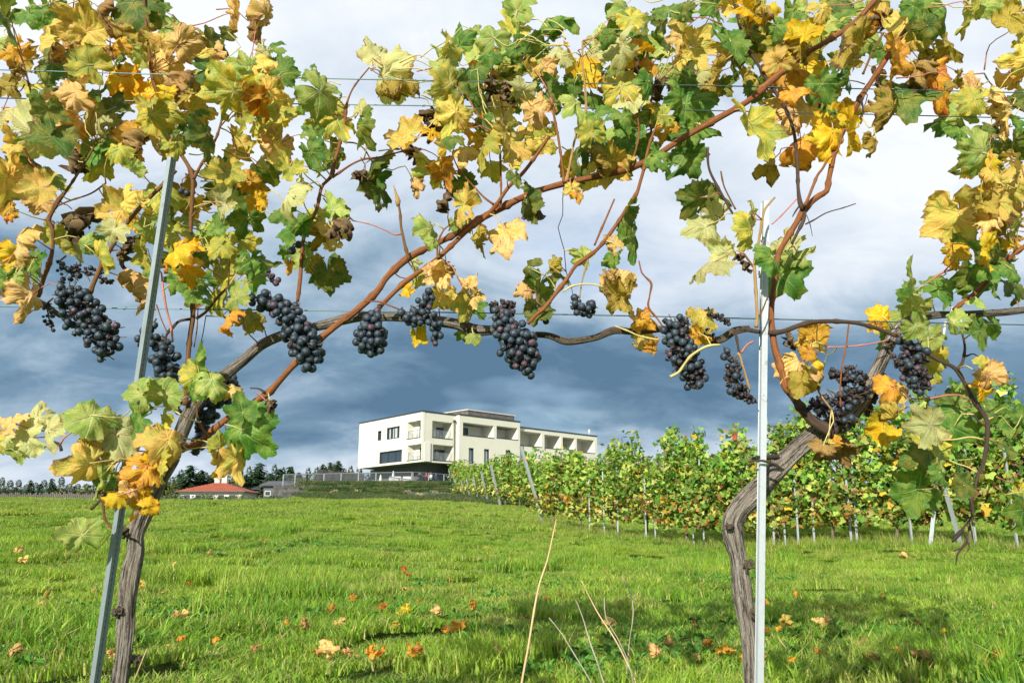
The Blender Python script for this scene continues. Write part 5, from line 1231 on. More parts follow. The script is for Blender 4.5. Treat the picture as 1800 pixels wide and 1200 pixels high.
# leaves ------------------------------------------------------------------------
def leaf_mesh(seed, mat, curl=0.5, crumple=0.0, teeth=26, holes=True):
    r = np.random.default_rng(seed)
    th = np.linspace(-np.pi, np.pi, teeth*3+1)[:-1]; nT = len(th)
    lob = [(0, 1.0, .60), (1.05, .93, .58), (-1.05, .93, .58), (2.02, .78, .62), (-2.02, .78, .62)]
    Rr = np.zeros(nT); depth = r.uniform(0.84, 1.12)
    for a, A_, w in lob:
        A_ = A_*r.uniform(.86, 1.12); w = w*depth*r.uniform(.92, 1.1); d = (th-a+np.pi) % (2*np.pi)-np.pi
        Rr += (A_*np.exp(-(d/w)**2*0.85))**4
    Rr = Rr**.25; Rr = np.maximum(Rr, r.uniform(.58, .80))
    sinus = np.clip((np.pi-np.abs(th))/0.42, 0, 1); Rr = Rr*(0.10+0.90*sinus**0.8)
    ph = (np.arange(nT) % 3); Rr *= 1+np.where(ph == 0, 0.055, np.where(ph == 1, -.005, -.035))*r.uniform(.5, 1.5, nT)*(sinus > .5)
    # a bitten or torn stretch now and then
    if r.random() < 0.35:
        a = r.uniform(-2, 2); Rr *= 1-r.uniform(.15, .4)*np.exp(-((th-a)/r.uniform(.12, .3))**2)
    fr = np.array([0.14, 0.36, 0.58, 0.78, 0.91, 1.0]); nR = len(fr)
    X = np.concatenate([[0], (fr[:, None]*Rr*np.sin(th)).ravel()]); Y = np.concatenate([[0], (fr[:, None]*Rr*np.cos(th)).ravel()])
    E = np.concatenate([[0], np.repeat(fr, nT)]); TH = np.concatenate([[0], np.tile(th, nR)])
    rad = np.hypot(X, Y)
    vd = np.array([0, 1.05, -1.05, 2.02, -2.02]); dd = np.min(np.abs((TH[:, None]-vd+np.pi) % (2*np.pi)-np.pi), axis=1)
    z = -0.16*rad**2*r.uniform(-.4, 1.8) + 0.055*np.minimum(dd*rad, .35)*r.uniform(.3, 1.6)
    z += 0.05*rad**1.5*np.sin(TH*r.integers(3, 6)+r.uniform(0, 6))*(1+crumple)
    z += 0.035*E**4*np.sin(TH*r.integers(9, 15)+r.uniform(0, 6))*(1+2*crumple)
    px_ = r.uniform(0, 50)
    nz = np.array([noise.noise(Vector((x*2.6+px_, y*2.6, 0))) for x, y in zip(X, Y)]); nz2 = np.array([noise.noise(Vector((x*6.5+px_, y*6.5, 9))) for x, y in zip(X, Y)])
    z += nz*(0.10+0.35*crumple)+nz2*(0.03+0.16*crumple)
    flat_ = np.stack([X, Y], 1).copy()
    # bend about both axes
    def bend(u, z, k):
        if abs(k) < 1e-3: return u, z
        a = u*k; R_ = 1/k; return (R_-z)*np.sin(a), R_-(R_-z)*np.cos(a)
    k1 = curl*r.uniform(.4, 1.3)*r.choice([-1, 1], p=[.7, .3]); k2 = curl*r.uniform(.2, 1.2)*r.choice([-1, 1], p=[.7, .3])
    X, z = bend(X, z, k1*(1+2.2*crumple)); Y2, z = bend(Y-.3, z, k2*(1+1.2*crumple)); Y = Y2+.3
    if crumple: X = X+nz2*.25*crumple; Y = Y+nz*.25*crumple
    V = np.stack([X, Y, z], 1)
    j = np.arange(nT); j2 = (j+1) % nT
    T3 = np.stack([np.zeros(nT, int), 1+j2, 1+j], 1)
    Q = np.concatenate([np.stack([1+k*nT+j, 1+k*nT+j2, 1+(k+1)*nT+j2, 1+(k+1)*nT+j], 1) for k in range(nR-1)])
    # leave the stretch across the petiole sinus open
    T3 = T3[:-1]; Q = Q[(Q[:, 0]-1) % nT != nT-1]
    Q = np.concatenate([Q[:, [0, 1, 2]], Q[:, [0, 2, 3]]]); Fc = np.concatenate([T3, Q])
    if holes and r.random() < 0.3:      # eaten or torn holes
        cen = flat_[Fc].mean(1); keep = np.ones(len(Fc), bool)
        for _ in range(r.integers(1, 4)):
            a = r.uniform(-2.4, 2.4); q_ = r.uniform(.35, .7); hx_, hy_ = q_*math.sin(a), q_*math.cos(a); keep &= np.hypot(cen[:, 0]-hx_, cen[:, 1]-hy_) > r.uniform(.05, .11)
        Fc = Fc[keep]
    me = mesh_np('leaf', V, Fc, [mat], True)
    fl = Fc.ravel()
    u = me.uv_layers.new(name='flat'); u.data.foreach_set('uv', flat_[fl].astype(np.float32).ravel())
    c = flat_[Fc].mean(1); fa = np.arctan2(c[:, 0], c[:, 1]); kk = np.argmin(np.abs((fa[:, None]-vd+np.pi) % (2*np.pi)-np.pi), axis=1)
    a = vd[kk]; sx, cx_ = np.sin(a)[:, None], np.cos(a)[:, None]; p = flat_[Fc]
    S_ = p[..., 0]*sx+p[..., 1]*cx_; T_ = p[..., 0]*cx_-p[..., 1]*sx
    u = me.uv_layers.new(name='vein'); u.data.foreach_set('uv', np.stack([S_, T_], -1).astype(np.float32).ravel())
    u = me.uv_layers.new(name='rim'); u.data.foreach_set('uv', np.stack([E[Fc], TH[Fc]], -1).astype(np.float32).ravel())
    return me
TILE_ = {'A1': (0, 0, 3.75), 'A2': (440, 0, 3.75), 'A3': (880, 0, 3.75), 'A4': (1320, 0, 3.75), 'B1': (0, 290, 3.75), 'B2': (440, 290, 3.75), 'B3': (880, 290, 3.75), 'B4': (1320, 290, 3.75), 'C1': (0, 590, 3.75), 'D4': (1140, 600, 4.615), 'D5': (1440, 600, 3.3333), 'E1': (0, 880, 3.0)}
LEAVES = {
'A1': """40 150 130 230 -90 D;190 110 150 180 -60 G;285 80 80 100 60 G;60 15 220 90 0 G;80 340 180 160 -135 O;400 220 300 230 100 A;590 210 300 240 75 A;440 335 300 90 -90 B;900 70 300 250 -60 D;985 110 240 200 -30 D;690 70 130 160 -90 B;925 240 150 150 -100 N;1070 250 130 170 110 A;1190 260 200 190 60 T;1370 310 220 160 0 T;1330 350 150 130 30 A;1090 440 250 250 -60 T;1180 560 230 160 -60 B;820 500 220 230 80 Y;850 590 220 220 -80 Y;570 420 240 190 150 M;700 350 110 120 -90 B;790 290 150 130 -30 O;800 395 110 90 -20 D;920 380 100 130 -60 L;350 440 230 200 -90 D;520 510 250 170 180 M;460 620 240 220 -160 T;450 800 200 280 -100 T;170 820 260 280 -150 P;330 750 130 170 -60 D;320 900 280 220 -90 D;650 770 230 200 -90 P;640 640 130 170 -80 G;50 560 180 200 -70 N;140 490 70 90 -90 B;320 640 160 110 -20 D;690 960 300 290 -90 G;1040 760 260 230 -60 M;1300 710 190 160 -20 A;1260 780 160 130 -30 G;990 590 200 200 -50 Y;1110 600 120 90 -10 Y;870 880 190 170 -100 O;880 970 230 130 -30 B;1010 930 150 230 -70 T;1130 960 90 160 -80 M;1210 880 110 120 -90 G;1320 920 100 270 -80 D;60 1040 170 240 -80 A;70 980 110 90 -90 A;130 1060 210 130 0 D;490 1040 140 150 -90 K;900 1030 100 70 -20 O;910 1110 90 110 -60 L;640 1080 100 230 -100 M;1500 610 240 280 -100 M;1390 570 160 230 -120 A;1600 430 150 170 120 L;1690 450 210 170 -10 A;1530 130 220 110 190 T;1710 60 110 150 80 T;1510 215 110 60 180 D;1690 230 110 130 -100 B;1730 350 100 130 -80 P;1480 450 190 160 100 L;1660 680 130 250 -90 O;1740 800 160 300 -90 M;1570 930 180 160 120 A;1600 1010 190 200 -60 M;1490 1150 210 190 -90 M;1600 800 150 190 -90 M;1350 470 210 120 20 G;1560 560 150 120 30 T;760 690 170 130 20 D;240 640 110 120 -90 G;560 860 140 110 -90 O;30 760 120 150 -90 T;780 1000 150 160 -60 M;560 690 120 110 -120 Y;1250 620 160 140 -60 N;980 690 130 110 -90 M;450 250 170 100 -90 A""",
'A2': """60 440 180 200 -90 A;230 460 170 150 60 G;400 490 110 100 90 G;430 600 240 170 -20 L;160 760 270 290 -130 M;170 590 180 100 20 A;50 560 100 160 -90 M;30 700 100 220 -90 O;130 930 180 180 -120 T;480 760 200 150 150 P;430 830 140 120 -60 M;560 720 130 150 -60 M;570 840 160 200 -80 M;410 880 130 110 -90 G;350 725 100 70 -90 G;230 1050 250 120 200 A;430 1010 140 200 -70 G;530 1050 150 220 -80 D;280 1130 190 140 -90 M;50 1130 130 150 -60 P;815 355 190 180 115 P;960 470 200 310 -25 P;985 590 150 250 -40 N;735 710 125 110 80 P;755 850 135 220 -85 D;1000 890 260 170 170 A;1070 985 150 80 -20 K;1195 820 150 160 -100 K;1190 885 120 90 -90 Y;1270 520 210 170 150 M;1330 300 110 190 100 M;1415 265 110 260 90 G;1250 350 110 150 130 L;1270 410 170 130 110 L;1490 350 130 130 100 L;1530 410 150 110 -60 O;1600 230 200 180 110 L;1340 565 180 160 -90 D;1240 630 150 140 -120 L;1340 700 220 170 90 A;1680 500 230 230 -45 M;1600 540 110 100 0 T;1480 620 130 130 -90 G;1590 600 130 100 -90 K;1620 730 120 210 -130 A;1700 640 150 130 -60 T;1480 490 140 200 -90 G;1640 870 220 130 150 P;1340 830 160 200 -100 M;1490 870 190 170 150 Y;1420 1020 170 170 -90 T;1220 1040 280 140 150 A;1150 1130 230 150 -140 M;1280 1150 190 130 -60 O;1590 990 170 200 -100 M;1720 960 200 220 -100 A;1600 1110 150 130 -60 M;860 1100 130 230 -100 D;720 1150 80 80 -90 K;1500 735 100 80 -90 L;1750 330 120 120 -90 G;1480 230 90 90 -90 L;1580 380 130 110 -90 G;1250 760 120 110 -130 A;1560 800 140 120 -60 G;1330 940 140 120 -90 D""",
'A3': """90 170 210 160 180 M;150 60 240 140 20 L;400 170 200 190 -30 G;380 250 230 120 0 G;390 350 220 130 60 P;165 330 160 200 70 G;90 350 140 130 -60 L;530 460 200 240 -90 Y;620 370 120 170 -60 P;215 455 120 130 -90 A;310 440 130 110 -30 T;770 80 230 180 -140 L;870 130 160 150 -60 M;780 200 180 110 200 G;760 300 220 180 190 P;700 240 130 90 -120 G;900 290 120 100 -60 O;880 355 190 130 -30 Y;860 450 180 90 -20 K;980 440 100 130 -80 O;1060 310 170 140 200 L;1170 170 150 170 110 A;1180 270 150 160 -90 T;1330 330 240 230 -10 A;1190 380 150 90 180 A;1110 60 180 130 100 G;1230 70 130 90 -30 D;1040 170 130 130 -100 D;1300 490 160 180 -120 P;1410 500 110 320 -90 N;1530 300 200 210 -80 G;1390 60 150 210 -60 G;1500 50 120 90 -90 A;1620 50 200 110 0 Y;1630 125 150 130 -90 N;1690 215 120 110 -90 L;820 550 220 220 70 M;870 660 230 180 -20 P;700 590 130 190 -120 N;1060 590 90 170 -80 K;1130 620 130 190 90 G;1290 670 300 240 10 G;1060 760 150 120 -150 M;1100 860 130 150 -110 O;1190 880 200 240 -90 G;1310 870 190 160 -30 G;1210 1060 200 230 -70 G;380 620 180 160 120 G;470 720 160 170 -70 L;230 700 200 180 150 T;140 580 150 130 100 P;40 620 90 100 -60 K;600 650 130 160 -90 G;650 780 230 180 -90 G;110 930 260 180 -160 A;290 940 150 140 20 A;590 870 150 140 120 M;580 1030 180 250 -110 D;650 1060 90 230 -90 N;720 950 120 140 -80 L;740 1090 170 230 -60 A;870 760 140 160 -90 D;830 900 200 190 -90 G;820 790 130 120 -60 G;1000 680 110 80 30 Y;1050 1060 140 120 -60 G;960 970 130 140 -90 G;460 1110 110 200 -80 Y;30 820 130 150 -60 P;1110 470 160 160 -60 L;1220 520 160 150 -60 G;1640 500 110 100 -60 N;1560 440 110 200 -90 D;480 560 130 120 -90 G;940 550 120 160 -90 G;760 470 130 110 -60 D;1000 1000 120 110 -60 G;930 180 120 120 -70 D;1420 190 130 130 -60 G""",
'A4': """50 60 190 130 -90 N;130 100 130 160 -90 Y;40 220 100 100 -90 L;340 210 190 180 60 Y;150 300 200 220 -100 M;160 410 180 130 200 A;300 300 130 200 -100 N;410 250 130 210 -80 M;270 460 260 230 -60 O;430 480 130 210 -60 Y;480 50 160 120 20 A;290 100 150 150 -90 G;560 130 190 190 60 G;350 40 110 90 0 L;600 50 220 140 -60 D;720 190 200 150 -60 O;680 290 160 260 -120 N;850 110 130 140 -60 K;870 30 160 100 0 A;1010 150 260 290 -90 A;990 390 220 260 -90 O;1130 240 130 240 -60 M;1230 80 200 260 -80 G;1310 310 200 180 -20 N;1240 540 160 320 -95 R;1140 480 140 180 -90 B;1340 540 90 130 -60 N;1010 650 280 280 -30 D;850 720 200 250 -110 N;680 710 130 150 110 Y;660 900 150 270 -110 Y;780 940 80 160 -90 N;540 760 160 200 80 Y;510 900 220 250 -100 Y;390 970 170 290 -100 O;250 760 200 200 -90 T;140 700 170 110 -10 A;390 740 120 210 -100 T;60 870 280 370 -80 M;110 1090 170 180 -130 N;480 570 160 200 -90 G;600 480 160 220 -80 G;880 350 130 110 -90 G;860 520 120 110 -90 K;1440 100 100 240 -110 M;1560 40 140 110 -10 L;1440 10 120 50 0 T;1670 140 230 210 -150 N;1750 50 150 120 0 T;1760 200 110 160 -90 M;1760 360 170 230 180 A;1470 540 150 120 110 T;1440 640 210 140 170 M;1370 730 240 180 120 L;1320 860 220 170 -150 G;1490 980 200 250 -110 L;1600 870 160 160 -60 D;1640 750 160 250 -80 T;1640 650 110 110 -90 T;1750 560 130 140 -90 Y;1690 510 130 140 -100 O;1740 820 130 150 -90 G;1760 680 120 120 -60 D;1430 1100 140 150 -130 Y;1590 1060 160 140 -60 Y;1750 1110 140 190 -90 T;1740 960 130 140 -60 D;1600 1170 140 100 -90 A;200 180 140 130 -60 G;490 180 150 130 -90 L;640 380 120 130 -90 G;40 560 130 150 -90 G;530 680 140 120 -90 G;760 60 140 120 -90 L;300 620 150 120 -60 O;1190 170 130 130 -60 D;1080 50 140 120 -90 G""",
'B1': """50 130 170 280 -100 A;60 280 110 100 -60 O;55 345 70 60 -60 R;260 150 230 190 -150 A;250 250 110 160 -100 T;345 90 140 110 60 L;550 350 200 220 -60 K;760 320 250 200 180 A;850 220 130 170 110 A;900 240 90 90 -20 L;750 430 130 150 -120 P;1040 230 220 250 -80 M;1190 210 180 180 -60 N;1470 260 210 140 190 P;1540 220 110 110 90 L;1600 370 180 200 -90 G;1620 250 110 100 -60 G;1480 90 150 150 -90 M;1650 110 160 120 -30 O;1670 270 100 110 -110 Y;150 510 210 230 -120 T;50 590 90 140 -110 Y;70 680 90 70 -120 A;330 450 120 130 -100 M;430 470 130 160 -80 M;490 560 80 180 -80 M;570 500 120 110 140 L;640 520 120 100 -30 G;240 660 170 170 -110 G;40 760 140 130 -90 G;110 740 100 90 -60 L;30 700 90 90 -90 Y;130 880 150 250 -100 T;690 620 100 210 -100 M;970 430 130 170 -120 L;900 410 80 80 -90 Y;1015 380 50 80 80 L;920 600 140 200 -90 M;870 530 110 110 -90 K;970 700 100 110 -60 G;910 820 180 230 -50 T;1130 460 200 200 130 M;1180 590 180 190 -120 Y;1280 550 120 100 0 Y;1240 700 170 150 -90 Y;1100 640 70 110 -90 R;1240 350 130 110 60 L;1150 770 150 130 -120 G;1330 750 130 130 -60 G;1290 860 130 170 -60 G;1360 410 130 110 90 L;1430 400 140 120 80 G;1370 470 160 130 -90 L;1440 550 160 140 -120 M;1480 680 220 200 -60 M;1640 500 140 120 20 M;1640 660 140 180 -80 G;1330 600 110 140 -90 D;1700 760 130 200 -80 G;1430 870 180 220 -100 M;1560 850 190 190 120 L;1530 1040 110 190 -90 O;1640 1010 120 190 -60 N;1500 490 120 100 -90 M;1080 330 120 120 -60 D;830 620 90 120 -90 K;960 250 80 110 -60 A""",
'B2': """300 230 150 220 -110 P;350 100 150 70 0 P;550 260 160 140 120 L;600 310 100 110 -60 D;230 330 180 160 -60 G;280 450 190 200 -110 G;330 400 130 130 -60 G;560 350 180 90 180 T;540 430 150 170 -90 A;600 440 120 160 -110 K;440 440 130 170 -100 N;540 520 90 110 -80 A;520 720 160 280 -80 D;380 550 80 80 -60 G;340 620 130 150 -110 L;280 660 90 90 -90 O;240 580 80 80 -100 G;410 650 120 90 -20 N;860 70 100 170 -80 G;820 190 200 150 -150 D;720 70 80 90 -90 K;1100 130 90 110 -90 T;1140 450 140 200 -90 L;1185 510 70 90 -110 L;1430 270 240 130 10 A;1390 150 170 150 -60 D;1280 250 110 90 -120 K;1350 390 80 90 -90 L;1430 400 80 80 -60 L;1520 500 85 210 -80 N;1710 480 200 270 -60 T;1230 690 130 120 90 T;1230 760 160 120 -170 T;1270 870 120 190 -120 A;1110 760 80 90 -90 M;1030 830 100 90 -150 Y;1310 680 50 120 90 N;1430 780 120 130 100 T;1480 880 120 100 -20 T;1390 930 130 150 -120 M;1500 960 120 110 -60 G;1110 1130 100 120 -90 Y;1400 1120 80 80 -60 G;1470 1150 100 80 -60 L;1100 660 60 100 -60 P;20 1040 70 150 -80 M;440 330 100 110 -60 M;1740 100 90 110 -90 D;120 40 150 90 -60 D;60 230 90 110 -90 Y""",
'B3': """225 270 100 240 -60 D;170 160 70 100 120 D;210 330 120 100 -60 K;500 210 60 110 -90 O;470 160 110 80 -90 A;860 330 70 160 -100 D;835 490 130 280 -95 G;740 510 90 120 140 T;730 620 80 140 -110 G;525 590 120 110 150 L;220 670 130 90 150 D;360 650 60 120 90 N;230 820 200 180 -120 D;250 960 180 140 -60 D;380 750 90 130 -80 D;140 830 110 100 -150 T;770 770 180 170 160 T;800 880 180 240 -60 N;720 750 90 100 -100 B;930 1020 130 180 -70 O;940 1140 140 130 -80 A;1270 220 170 180 -170 D;1420 200 150 180 -70 D;1370 310 260 150 140 P;1310 410 240 180 -160 P;1600 440 160 230 -110 M;1420 570 160 150 150 P;1410 710 170 190 -140 P;1665 310 65 150 100 P;1320 1020 190 140 170 A;1290 1130 110 140 -60 O;1600 650 90 90 -60 K""",
'B4': """230 520 150 200 70 P;290 610 170 170 0 L;240 740 290 230 -60 G;100 640 160 200 -110 G;1320 390 230 330 -110 A;1370 580 110 160 -110 Y;1580 120 150 130 -90 Y;1690 140 240 250 -90 A;1540 280 120 140 -100 N;1650 260 200 170 -90 A;1590 390 130 140 -110 T;1740 330 120 140 -80 T;1540 570 150 190 -110 Y;1720 510 130 110 -60 Y;1740 430 110 130 -90 L;1450 530 150 200 -60 D;1640 570 160 170 -60 D;1440 730 190 160 -120 D;1560 700 150 140 -60 G;1060 780 250 150 170 L;1030 880 250 130 190 G;1080 930 160 120 -120 L;1250 830 170 250 -60 G;1440 820 170 120 -90 G;1600 780 160 190 -80 G;1720 700 150 140 -60 G;1740 830 150 200 -90 D;1480 910 150 100 -90 L;850 1000 170 150 150 Y;820 1070 90 80 -90 A;1380 1030 160 80 -10 L;1490 1110 180 180 -100 G;1590 1060 150 150 -60 G;1090 1060 150 140 -60 L;870 1130 140 140 -130 G;950 1020 100 120 80 L;1190 1150 140 130 -60 L;400 1130 180 140 100 O;250 1170 90 90 -60 K""",
'C1': """60 570 140 180 150 T;150 670 260 200 185 P;230 520 200 130 100 P;350 650 160 210 -60 P;420 570 90 80 10 P;100 780 130 100 -120 L;0 700 90 120 -90 M;560 540 230 230 160 L;650 620 160 200 -60 P;750 690 220 280 -60 P;520 830 250 170 200 A;580 720 110 140 100 A;690 850 150 140 -60 M;900 380 220 150 180 L;1080 370 200 170 70 L;920 540 250 140 190 G;1100 570 130 150 80 M;1030 710 250 190 190 A;930 890 160 230 -80 O;1020 850 110 160 -60 Y;1085 870 90 170 -90 M;840 1020 120 140 120 T;870 1090 190 210 -100 Y;740 1080 100 120 180 Y;970 1120 110 100 0 Y;930 1010 110 90 60 Y;740 970 120 180 -60 G;660 980 110 160 -90 L;1340 150 100 190 100 G;1270 250 150 160 100 M;1370 330 130 190 -60 L;1290 360 130 140 -110 G;1520 390 110 140 -60 T;1600 480 150 200 100 G;1650 640 320 300 -50 G;1530 860 130 230 -80 A;1430 830 90 160 -100 A;1420 690 80 120 80 M;1760 470 90 90 -30 K;1790 510 60 90 -80 L""",
'D4': """1220 250 240 330 -60 T;1250 330 150 250 -60 N;1330 40 210 140 120 A;1370 230 60 220 -90 Y;1310 90 130 120 -60 O;20 40 120 110 -90 O;330 15 120 50 -60 T""",
'D5': """410 270 150 130 180 O;440 320 130 90 -60 A;680 130 120 190 -80 M;380 500 170 140 -150 Y;430 400 130 90 -150 N;950 130 70 90 130 M;1005 180 70 190 100 T;940 290 130 140 -150 Y;790 360 140 110 160 D;830 440 230 210 -60 G;800 520 200 150 -90 G;640 490 220 140 190 P;610 680 260 180 200 D;650 590 180 140 180 M;690 700 120 150 -100 L;580 880 250 190 200 G;700 790 110 100 -60 G;820 690 140 80 0 G;860 840 130 90 180 D;1130 480 160 170 -90 G;1190 420 100 100 90 G;1010 420 120 100 -60 G;1110 640 80 120 -80 D;1170 1000 130 250 -100 G;1180 900 120 130 -90 M;90 640 170 160 -60 B;110 585 70 60 60 O;20 620 90 110 -120 B""",
'E1': """430 160 150 150 110 L""",
}
CANE_P = np.array([tuple(p) for p, v in canes]); CANE_V = [v for p, v in canes]
n_leaf = {VL: 0, VR: 0, VN: 0}
pos2 = []
def add_leaf(px, py, w, h, dr, code, dyo=None, vine=None, seed=None):
    r = random.Random(seed)
    dy = r.uniform(-0.13, 0.12) if dyo is None else dyo
    c = P(px, py, RY+dy); k = ppm(c); W, H = w*k, h*k
    rw, rh = W/1.50, H/1.32; S_ = max(rw, rh)*1.04
    ratio = max(0.35, min(rw, rh)/max(rw, rh)); tilt = math.acos(ratio)*0.9
    a = R(dr+r.uniform(-12, 12))
    right = Vector((1, 0, 0)); up = Vector((0, 0, 1)); out = Vector((0, -1, 0))
    ly = right*math.cos(a)+up*math.sin(a); lz = out; lx = ly.cross(lz)
    lx0, ly0 = lx.copy(), ly.copy(); Rm = Matrix((lx, ly, lz)).transposed()
    sgn = -1 if r.random() < 0.62 else 1
    if rh < rw:      # tip toward or away from the viewer: let the face look up to the sky most of the time
        t_ = tilt*(1 if (math.sin(a) > 0) == (sgn < 0) else -1); Rm = Rm @ Matrix.Rotation(-t_, 3, 'X')
    else: Rm = Rm @ Matrix.Rotation(tilt*sgn, 3, 'Y')
    Rm = Rm @ Matrix.Rotation(R(r.gauss(0, 14)), 3, 'X') @ Matrix.Rotation(R(r.gauss(0, 14)), 3, 'Y')
    crum = {'K': 1.3, 'B': 0.55, 'T': 0.42, 'N': 0.45, 'O': 0.35, 'R': 0.4, 'A': 0.28, 'Y': 0.32, 'M': .2, 'P': .2}.get(code, 0.13)
    curl = {'K': 1.4, 'B': 1.0, 'T': 0.9, 'N': 1.0, 'O': 0.9, 'R': 1.1}.get(code, 0.75)
    me = leaf_mesh(r.randrange(10**6), LM[code], curl, crum)
    co = np.zeros(len(me.vertices)*3, dtype=np.float32); me.vertices.foreach_get('co', co); q = co.reshape(-1, 3) @ np.array(Rm).T
    ax_ = np.array(lx0); ay_ = np.array(ly0); u_ = q @ ax_; w_ = q @ ay_
    bw, bh = np.ptp(u_), np.ptp(w_)
    S_ = math.sqrt(W*H/(bw*bh)); S_ = min(S_, 1.45*max(rw, rh))
    ce = Vector(ax_)*float((u_.max()+u_.min())/2) + Vector(ay_)*float((w_.max()+w_.min())/2)
    pos = c - ce*S_
    v = vine
    dd = np.linalg.norm(CANE_P-np.array(pos), axis=1); kx = int(dd.argmin())
    if v is None:
        v = CANE_V[kx]
        if n_leaf[v] >= 288: v = VR if v is VL else VL
    n_leaf[v] += 1
    M = Matrix.Translation(pos) @ Rm.to_4x4() @ Matrix.Diagonal((S_, S_, S_, 1))
    o = obj('leaf', me, v, M); pos2.append((px, py, code))
    # petiole
    j = Vector(CANE_P[kx]); d = (j-pos); L_ = d.length
    if L_ > 0.13: j = pos+d*(0.12/L_)+Vector((0, .01, 0)); L_ = .12
    if L_ > 0.008:
        ly_ = (Rm @ Vector((0, 1, 0)))
        mid = pos - ly_*L_*0.22 + d.normalized()*L_*0.25; mid2 = pos.lerp(j, .6)+Vector((r.uniform(-.01, .01), r.uniform(-.01, .01), r.uniform(-.002, .014)))
        pm = PETR if r.random() < 0.5 and code not in 'GL' else PETY
        mt = tube_mesh('petiole', [(pos+ly_*0.004, .0011), (mid, .0012), (mid2, .0013), (j, .0018)], pm, 0.02, 5, None, True, True, M.inverted())
        obj('petiole', mt, o, M)
    return o
ns = 0
for tk, rows in LEAVES.items():
    x0, y0, sc_ = TILE_[tk]
    for row in rows.split(';'):
        a = row.split(); X, Y_, w, h, dr = map(float, a[:5]); ns += 1
        qx, qy = x0+X/sc_, y0+Y_/sc_
        front = tk in ('C1', 'E1') or (270 < qx < 352 and 395 < qy < 480 and a[5] == 'Y')
        add_leaf(qx, qy, w/sc_*1.36, h/sc_*1.36, dr, a[5], (-0.16-0.06*((ns*7) % 10)/10) if front else None, seed=ns)
# smaller, greener leaves in the depth of the canopy, seen between the outer ones
dense = [(10, 5, 470, 330), (760, 120, 1250, 300), (900, 5, 1330, 240), (1250, 5, 1640, 240), (1700, 200, 1800, 560), (1380, 5, 1600, 120), (300, 330, 470, 520)]
rf = random.Random(99); pk = [p for p in pos2 if any(a < p[0] < c and b < p[1] < d for a, b, c, d in dense)]
for k in range(130):
    px, py, cd = rf.choice(pk); px += rf.uniform(-28, 28); py += rf.uniform(-26, 26)
    w = rf.uniform(40, 68); code = rf.choice('GDMGDLNAMY' if px < 620 or px > 1330 else 'GGDGLMGDA')
    add_leaf(px, py, w, w*rf.uniform(.6, 1.1), rf.uniform(-180, 0), code, rf.uniform(.08, .2), None, 5000+k)

# grape bunches ------------------------------------------------------------------
def grape_mat(name, a, b, bloom, amt):
    t = MT(name); tc = t.n('ShaderNodeTexCoord').outputs['Object']; oi = t.n('ShaderNodeObjectInfo').outputs['Random']
    va = t.n('ShaderNodeVectorMath', operation='ADD'); cb = t.n('ShaderNodeCombineXYZ'); t.l(t.m('MULTIPLY', oi, 50), cb.inputs[0]); t.l(tc, va.inputs[0]); t.l(cb.outputs[0], va.inputs[1])
    n1 = t.noise(va.outputs[0], 1.3, 4, .6); n2 = t.noise(va.outputs[0], 6, 4, .7)
    c = t.mix(oi, a, b); bl = t.m('MULTIPLY', t.sm(t.m('ADD', t.m('MULTIPLY', n1, .7), t.m('MULTIPLY', n2, .4)), .38, .72), amt)
    c = t.mix(bl, c, bloom)
    rr = t.m('ADD', 0.38, t.m('MULTIPLY', bl, .5))
    return t.bsdf(c, rr, 0, t.bump(n2, .12, .05), .5)
GR = grape_mat('blue_black_grape', (0.004, 0.008, 0.015), (0.010, 0.020, 0.030), (0.085, 0.13, 0.165), 0.5)
GRP = grape_mat('purple_grape', (0.05, 0.018, 0.03), (0.03, 0.012, 0.022), (0.16, 0.12, 0.16), .5)
GRS = grape_mat('shrivelled_grape', (0.008, 0.007, 0.009), (0.025, 0.015, 0.018), (0.09, 0.08, 0.09), .35)
STEM = flat('grape_stalk', (0.10, 0.065, 0.035), 0.8)
def grape_mesh(sub, wr, mat, seed):
    bm = bmesh.new(); bmesh.ops.create_icosphere(bm, subdivisions=sub, radius=1)
    for v in bm.verts:
        v.co *= 1+wr*noise.noise(v.co*2.2+Vector((seed, 0, 0)))*1.5+wr*.6*noise.noise(v.co*5+Vector((0, seed, 0)))
    me = bpy.data.meshes.new('grape'); bm.to_mesh(me); bm.free(); me.materials.append(mat); me.polygons.foreach_set('use_smooth', [True]*len(me.polygons)); return me
GM = {'f': [grape_mesh(3, .05, GR, k) for k in range(3)], 'p': [grape_mesh(3, .12, GRP, 5+k) for k in range(2)], 's': [grape_mesh(3, .55, GRS, 9+k) for k in range(4)]}
